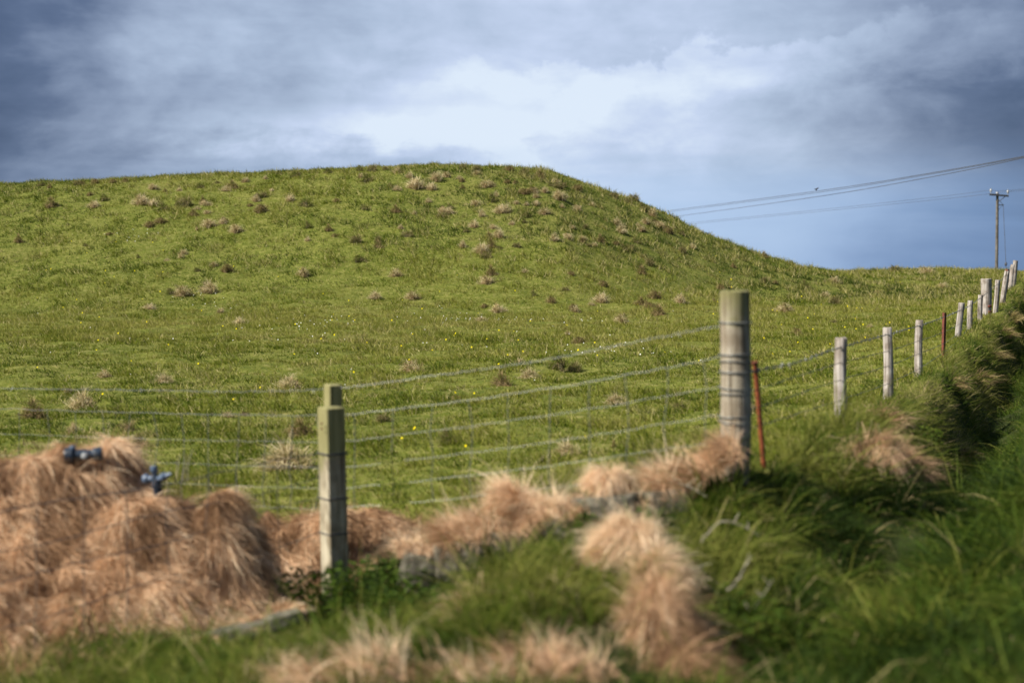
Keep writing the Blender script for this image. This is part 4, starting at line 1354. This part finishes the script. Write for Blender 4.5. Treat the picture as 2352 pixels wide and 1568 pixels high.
# ------------------------------------------------------------------ leafy weeds
def weed(px, py, d, r, h, n, label, seed, tone=(.2, .7), lw=.022):
    rg = np.random.default_rng(seed)
    p = at(px, py, d); p[2] = max(p[2] - h * .6, gz(p[0], p[1]) - .02)
    nb = NB()
    a = rg.random(n) * 6.283; q = np.sqrt(rg.random(n)) * r
    zz = rg.random(n) * h
    P = np.stack([np.cos(a) * q, np.sin(a) * q, zz], 1)
    D = np.stack([np.cos(a) + rg.normal(0, .5, n), np.sin(a) + rg.normal(0, .5, n), rg.uniform(-.1, .7, n)], 1)
    D = nrm(D); S_ = nrm(np.cross(D, np.array([[0, 0, 1.]]) + rg.normal(0, .25, (n, 3))))
    L_ = rg.uniform(1.4, 2.6, n)[:, None] * lw; W_ = rg.uniform(.6, 1.1, n)[:, None] * lw
    up_ = np.cross(S_, D)
    rows = [P, P + D * L_ * .35 + S_ * W_ * .5, P + D * L_ * .35 - S_ * W_ * .5, P + D * L_ * .45 - up_ * W_ * .18, P + D * L_ * .72 + S_ * W_ * .32, P + D * L_ * .72 - S_ * W_ * .32, P + D * L_ - np.array([[0, 0, 1]]) * L_ * .2]
    V = np.stack(rows, 1).reshape(-1, 3)
    pat = [0, 3, 1, 0, 2, 3, 1, 3, 4, 3, 2, 5, 4, 3, 6, 3, 5, 6]
    Lp = (np.arange(n)[:, None] * 7 + np.array(pat)[None]).ravel()
    C = np.repeat(pick(LUSH_STOPS, rg.uniform(*tone, n))[:, None], 7, 1).reshape(-1, 3)
    nb.add(V, Lp, np.full(n * 6, 3), C)
    ns = max(8, n // 8)
    a = rg.random(ns) * 6.283; q = np.sqrt(rg.random(ns)) * r * .8
    blades(nb, np.stack([np.cos(a) * q, np.sin(a) * q, np.zeros(ns) - .03], 1), np.stack([rg.normal(0, .2, ns), rg.normal(0, .2, ns), np.ones(ns)], 1), h * 1.05, .006, np.tile([[.05, .08, .02]], (ns, 1)), .1, 2, rng=rg)
    ob = nb.build('weed', M_GRASS, loc=None); ob.location = tuple(p)
    tag(ob, label, 'weed', 'leafy weeds in the near grass')


weed(1650, 1455, 5.85, .26, .16, 520, 'broad patch of small leafed weed right of the long brown tussock', 1, (.15, .6))
weed(1600, 1400, 6.1, .14, .13, 220, 'small leafy weed directly right of the tan hanging tussock', 5, (.2, .7))
weed(1122, 1505, 5.1, .045, .07, 60, 'single small bright green weed near the bottom middle', 2, (.6, .85), .02)
weed(1385, 1235, 7.0, .12, .14, 200, 'dark green leafy weed beneath the bare grey wall stone', 3, (.1, .55))
weed(1470, 1210, 7.2, .1, .1, 120, 'low leafy weed above the blond mop, under the wall', 6, (.1, .5))
weed(870, 1375, 7.3, .26, .26, 900, 'dark leafy weed right of the square post, below the old wall', 8, (.1, .5), .026)
weed(960, 1400, 6.9, .24, .22, 700, 'dark leafy weed below the left end of the old wall', 10, (.1, .5), .024)
weed(690, 1352, 7.7, .2, .2, 460, 'dark leafy weed left of the foot of the square post', 9, (.1, .5), .024)
weed(2120, 1000, 10.9, .14, .14, 320, 'small leafed weed growing on the bank by the second grey post', 4, (.3, .8), .016)
weed(2015, 890, 14.6, .15, .16, 420, 'low bushy weed between the second and third grey posts', 7, (.3, .8), .02)

# ------------------------------------------------------------------ power pole, cables, bird
DP = 135.0


def pole():
    zg = gz(at(2289, 630, DP)[0], DP)
    b = at(2289, 634, DP); zb = min(b[2] - .6, zg - .5)
    root = bpy.data.objects.new('power_pole', None); COL.objects.link(root); root.location = (b[0], b[1], zb)
    tag(root, 'grey wooden power pole with crossarm rising on the right horizon', 'power pole')
    def L(px, py, dy=0): return tuple(at(px, py, DP) - np.array([b[0], b[1], zb]) + np.array([0, dy, 0]))
    mb_ = MB(); mb_.tube([(0, 0, 0), L(2290, 540), L(2291, 444)], [.15, .14, .12], 12); mb_.build('pole', M_POLE, root)
    mb_ = MB(); c0 = L(2271, 447, -.2); c1 = L(2315, 450.5, -.2)
    mid = [(c0[i] + c1[i]) / 2 for i in range(3)]
    mb_.box(mid, c1[0] - c0[0], .12, .17, 0, math.atan2(c0[2] - c1[2], c1[0] - c0[0]), .01); mb_.build('crossarm', M_STEEL, root)
    mb_ = MB(); mb_.tube([L(2290.5, 444), L(2290.5, 440.5)], [.14, .10], 10); mb_.build('pole_cap', M_CERAMIC, root)
    for px, py in ((2274, 446), (2313, 449)):
        q = L(px, py, -.2)
        mb_ = MB(); mb_.lathe([(.035, .05), (.035, .2), (.10, .2), (.12, .26), (.08, .3), (.12, .34), (.10, .42), (.05, .46), (.09, .5), (.05, .54)], 10, q)
        mb_.build('insulator', M_CERAMIC, root)
    mb_ = MB(); mb_.tube([L(2307, 452, -.15), L(2293, 463, -.15)], .035, 6); mb_.build('brace', M_STEEL, root)
    mb_ = MB(); mb_.tube([L(2292, 471, -.15), L(2304, 471, -.15)], .045, 6); mb_.tube([L(2293, 459, -.14), L(2303, 471, -.14), L(2292, 482, -.14)], .025, 5); mb_.build('stay_bracket', M_STEEL, root)
    mb_ = MB(); mb_.tube([L(2303, 471, -.15), L(2307, 603, -.4)], .022, 5); mb_.tube([L(2307, 610, -.4), L(2308.5, 640, -.4)], .022, 5); sw = mb_.build('stay_wire', M_CABLE, root)
    mb_ = MB(); q = L(2307, 606.5, -.4)
    mb_.lathe([(.03, -.18), (.10, -.12), (.12, 0), (.09, .12), (.03, .18)], 10, q); mb_.build('stay_insulator', M_CABLE, sw)
    return root


pole()


def cable(pts, r, label, group):
    mb_ = MB(); mb_.tube(spline(pts, 14), r, 5)
    tag(mb_.build('power_cable', M_CABLE), label, 'cable', group)


def dl(px): return 1 / np.interp(px, [1400, 2352, 2800], [1 / 165., 1 / 62., 1 / 44.])


U = 'overhead cables climbing to the right'
cable([at(px, py, dl(px)) for px, py in [(1400, 501), (1516, 486.5), (1876, 439), (2126, 399.5), (2352, 359), (2600, 305)]], .015, 'uppermost of three overhead cables climbing from the hill, with a bird on it', U)
cable([at(px, py, dl(px) - 1.2) for px, py in [(1400, 504.5), (1516, 489.5), (1876, 442.5), (2126, 402), (2352, 361), (2600, 306)]], .013, 'middle of the three overhead cables climbing from the hill', U)
cable([at(px, py, dl(px) + 1) for px, py in [(1400, 516), (1543, 498.5), (1876, 452), (2126, 409), (2352, 363), (2600, 305)]], .015, 'lowest of the three overhead cables climbing from the hill', U)


def dl2(px): return 1 / np.interp(px, [1480, 2290], [1 / 190., 1 / DP])


V_ = 'overhead cables to the distant pole'
cable([at(px, py, dl2(px)) for px, py in [(1480, 524), (1571, 513), (1850, 485), (2143, 453.5), (2274, 437)]], .013, 'upper faint cable from the hill to the left insulator of the power pole', V_)
cable([at(px, py, dl2(px)) for px, py in [(1480, 527), (1590, 514.5), (1850, 489), (2191, 454.5), (2313, 440)]], .013, 'lower faint cable from the hill to the right insulator of the power pole', V_)
cable([at(px, py, DP - .01 * (px - 2274)) for px, py in [(2274, 437), (2300, 438), (2352, 434.5), (2500, 420)]], .013, 'faint cable leaving the power pole leftmost insulator toward the right edge', V_)
cable([at(px, py, DP - .01 * (px - 2313)) for px, py in [(2313, 440), (2352, 438), (2500, 426)]], .013, 'faint cable leaving the power pole right insulator toward the right edge', V_)


def bird():
    d = float(dl(1876)); p = at(1875, 438.3, d)
    mb_ = MB()
    k = 10
    # body and head, tail to the left
    prof = [(-.20, .004, .02), (-.12, .022, .02), (-.07, .045, .015), (0, .075, .03), (.05, .07, .06), (.085, .045, .10), (.11, .05, .125), (.14, .035, .135), (.155, .012, .13), (.185, .003, .125)]
    mb_.ring_loft([[(x, r * math.cos(2 * math.pi * j / k), z + .09 + r * math.sin(2 * math.pi * j / k)) for j in range(k)] for x, r, z in prof])
    for s in (-1, 1): mb_.tube([(.01, .02 * s, .07), (.0, .02 * s, 0.0)], .008, 5)
    ob = mb_.build('bird', M_BIRD, loc=tuple(p)); ob.rotation_euler = (0, .1, .2); ob.scale = (.85, .85, .85)
    tag(ob, 'tiny dark bird perched on the uppermost overhead cable', 'bird')


bird()

# ------------------------------------------------------------------ world, sun, camera
SUN_EL = math.radians(41); SUN_AZ = math.radians(-112)     # from +Y, clockwise
tosun = Vector((math.sin(SUN_AZ) * math.cos(SUN_EL), math.cos(SUN_AZ) * math.cos(SUN_EL), math.sin(SUN_EL)))
ld = bpy.data.lights.new('sun', 'SUN'); ld.energy = 5.0; ld.angle = math.radians(.5); ld.color = (1, .93, .82)
lo = bpy.data.objects.new('sun', ld); COL.objects.link(lo)
lo.rotation_euler = tosun.to_track_quat('Z', 'Y').to_euler(); lo.location = (-30, -12, 30)

W = bpy.data.worlds.new('World'); S.world = W; W.use_nodes = True
nt = W.node_tree; nt.nodes.clear()
lk = nt.links.new
out = nt.nodes.new('ShaderNodeOutputWorld')
sky = nt.nodes.new('ShaderNodeTexSky'); sky.sky_type = 'NISHITA'; sky.sun_disc = False
sky.sun_elevation = SUN_EL; sky.sun_rotation = SUN_AZ % (2 * math.pi)
bg1 = nt.nodes.new('ShaderNodeBackground'); bg1.inputs[1].default_value = .08; lk(sky.outputs[0], bg1.inputs[0])
tc = nt.nodes.new('ShaderNodeTexCoord'); sep = nt.nodes.new('ShaderNodeSeparateXYZ'); lk(tc.outputs['Generated'], sep.inputs[0])


def val(x):
    return x


def mth(op, a, b=None, c=None, clamp=False):
    n = nt.nodes.new('ShaderNodeMath'); n.operation = op; n.use_clamp = clamp
    for i, q in enumerate((a, b, c)):
        if q is None: continue
        if isinstance(q, (int, float)): n.inputs[i].default_value = q
        else: lk(q, n.inputs[i])
    return n.outputs[0]


def smooth(x, a, b, lo_=0.0, hi_=1.0):
    n = nt.nodes.new('ShaderNodeMapRange'); n.interpolation_type = 'SMOOTHSTEP'
    lk(x, n.inputs['Value'])
    n.inputs['From Min'].default_value = a; n.inputs['From Max'].default_value = b
    n.inputs['To Min'].default_value = lo_; n.inputs['To Max'].default_value = hi_
    return n.outputs[0]


def noise(scale_xyz, sc, det, rough, dist=0.0, off=(0, 0, 0)):
    mp = nt.nodes.new('ShaderNodeMapping'); mp.inputs['Scale'].default_value = scale_xyz; mp.inputs['Location'].default_value = off
    lk(tc.outputs['Generated'], mp.inputs['Vector'])
    n = nt.nodes.new('ShaderNodeTexNoise'); n.inputs['Scale'].default_value = sc; n.inputs['Detail'].default_value = det
    n.inputs['Roughness'].default_value = rough; n.inputs['Distortion'].default_value = dist
    lk(mp.outputs[0], n.inputs['Vector'])
    return n.outputs['Fac']


X = sep.outputs['X']; Z = sep.outputs['Z']
n_big = noise((1, 1, 1.9), 5.5, 5, .55, .3, (3.1, 0, 1.7))
n_med = noise((1, 1, 1.9), 15, 7, .58, .25, (7.7, 2, .4))
n_puf = noise((1, 1, 1.25), 24, 7, .58, .2, (1.3, 5, 2.2))
n_str = noise((1, 1, 9.0), 7, 4, .55, .4, (.3, 8, 4.2))


def gauss(x, c, w):
    d = mth('DIVIDE', mth('SUBTRACT', x, c), w)
    return mth('EXPONENT', mth('MULTIPLY', mth('MULTIPLY', d, d), -1.0))


# cover of the cloud sheet: thin and bright ahead, heavy overhead; sides dark with rain cloud plus painted lens vignette
warpX = mth('ADD', X, mth('MULTIPLY', mth('SUBTRACT', n_big, .5), .16))
warpZ = mth('ADD', Z, mth('MULTIPLY', mth('SUBTRACT', n_med, .5), .06))
lum = mth('MULTIPLY', gauss(warpX, .02, .36), .87)
lum = mth('SUBTRACT', lum, mth('MULTIPLY', mth('MULTIPLY', gauss(warpX, .36, .13), gauss(warpZ, .105, .045)), .30))
lum = mth('SUBTRACT', lum, mth('MULTIPLY', smooth(warpZ, .13, .22), .14))
lum = mth('SUBTRACT', lum, mth('MULTIPLY', smooth(warpX, -.19, -.36), .22))
lum = mth('ADD', lum, mth('MULTIPLY', mth('MULTIPLY', gauss(warpX, -.08, .13), gauss(warpZ, .098, .015)), .30))
lum = mth('ADD', lum, mth('MULTIPLY', mth('SUBTRACT', n_big, .5), .45))
lum = mth('ADD', lum, mth('MULTIPLY', mth('SUBTRACT', n_med, .5), .56))
lum = mth('ADD', lum, mth('MULTIPLY', mth('SUBTRACT', n_str, .5), .16))
# heaped cloud tops ahead, their crisp heads against the greyer sheet behind
edge = mth('ADD', .142, mth('ADD', mth('MULTIPLY', X, .10), mth('MULTIPLY', mth('SUBTRACT', n_puf, .5), .085)))
puff = smooth(mth('SUBTRACT', edge, Z), -.002, .007)
puff = mth('MULTIPLY', puff, smooth(mth('SUBTRACT', edge, Z), .05, .012))
puff = mth('MULTIPLY', puff, gauss(X, .13, .16))
lum = mth('ADD', lum, mth('MULTIPLY', puff, .15), None, True)


def rampw(fac, stops):
    r = nt.nodes.new('ShaderNodeValToRGB'); e = r.color_ramp.elements
    while len(e) < len(stops): e.new(.5)
    for q, (p, c) in zip(e, stops):
        q.position = p
        q.color = tuple([((v / 255.) / 12.92 if v / 255. < .04045 else ((v / 255. + .055) / 1.055) ** 2.4) for v in c] + [1])
    lk(fac, r.inputs[0]); return r.outputs[0]


cl = rampw(lum, [(0, (60, 79, 112)), (.22, (90, 107, 139)), (.45, (138, 154, 182)), (.68, (176, 193, 219)), (.84, (198, 213, 240)), (1.0, (223, 236, 252))])
blue_l = mth('ADD', gauss(warpX, .08, .21), mth('MULTIPLY', mth('SUBTRACT', n_str, .5), .2), None, True)
bl = rampw(blue_l, [(0, (78, 102, 140)), (.3, (110, 141, 185)), (.6, (152, 180, 219)), (1, (178, 204, 238))])
zz = mth('ADD', Z, mth('MULTIPLY', mth('SUBTRACT', n_str, .5), .03))
hz = smooth(zz, .095, .035)
hz = mth('MULTIPLY', hz, smooth(X, -.5, .06, .35, .95))
mx = nt.nodes.new('ShaderNodeMixRGB'); lk(hz, mx.inputs[0]); lk(cl, mx.inputs[1]); lk(bl, mx.inputs[2])
bg2 = nt.nodes.new('ShaderNodeBackground'); bg2.inputs[1].default_value = 1.0 / 2 ** EXPO; lk(mx.outputs[0], bg2.inputs[0])
ms = nt.nodes.new('ShaderNodeMixShader'); ms.inputs[0].default_value = .95
lk(bg1.outputs[0], ms.inputs[1]); lk(bg2.outputs[0], ms.inputs[2]); lk(ms.outputs[0], out.inputs[0])

cd = bpy.data.cameras.new('camera'); cam = bpy.data.objects.new('camera', cd); COL.objects.link(cam)
cd.sensor_width = 36; cd.lens = 36 * F / 2352.0
cd.clip_start = .05; cd.clip_end = 60000
cam.rotation_euler = (math.radians(90) - PITCH, 0, 0)
cd.dof.use_dof = True; cd.dof.focus_distance = 26; cd.dof.aperture_fstop = 1.5
S.camera = cam
S.view_settings.view_transform = 'Standard'; S.view_settings.look = 'None'
S.view_settings.exposure = EXPO; S.view_settings.gamma = 1
S.render.engine = 'CYCLES'
S.cycles.max_bounces = 6; S.cycles.diffuse_bounces = 3; S.cycles.transmission_bounces = 3
S.cycles.use_denoising = True
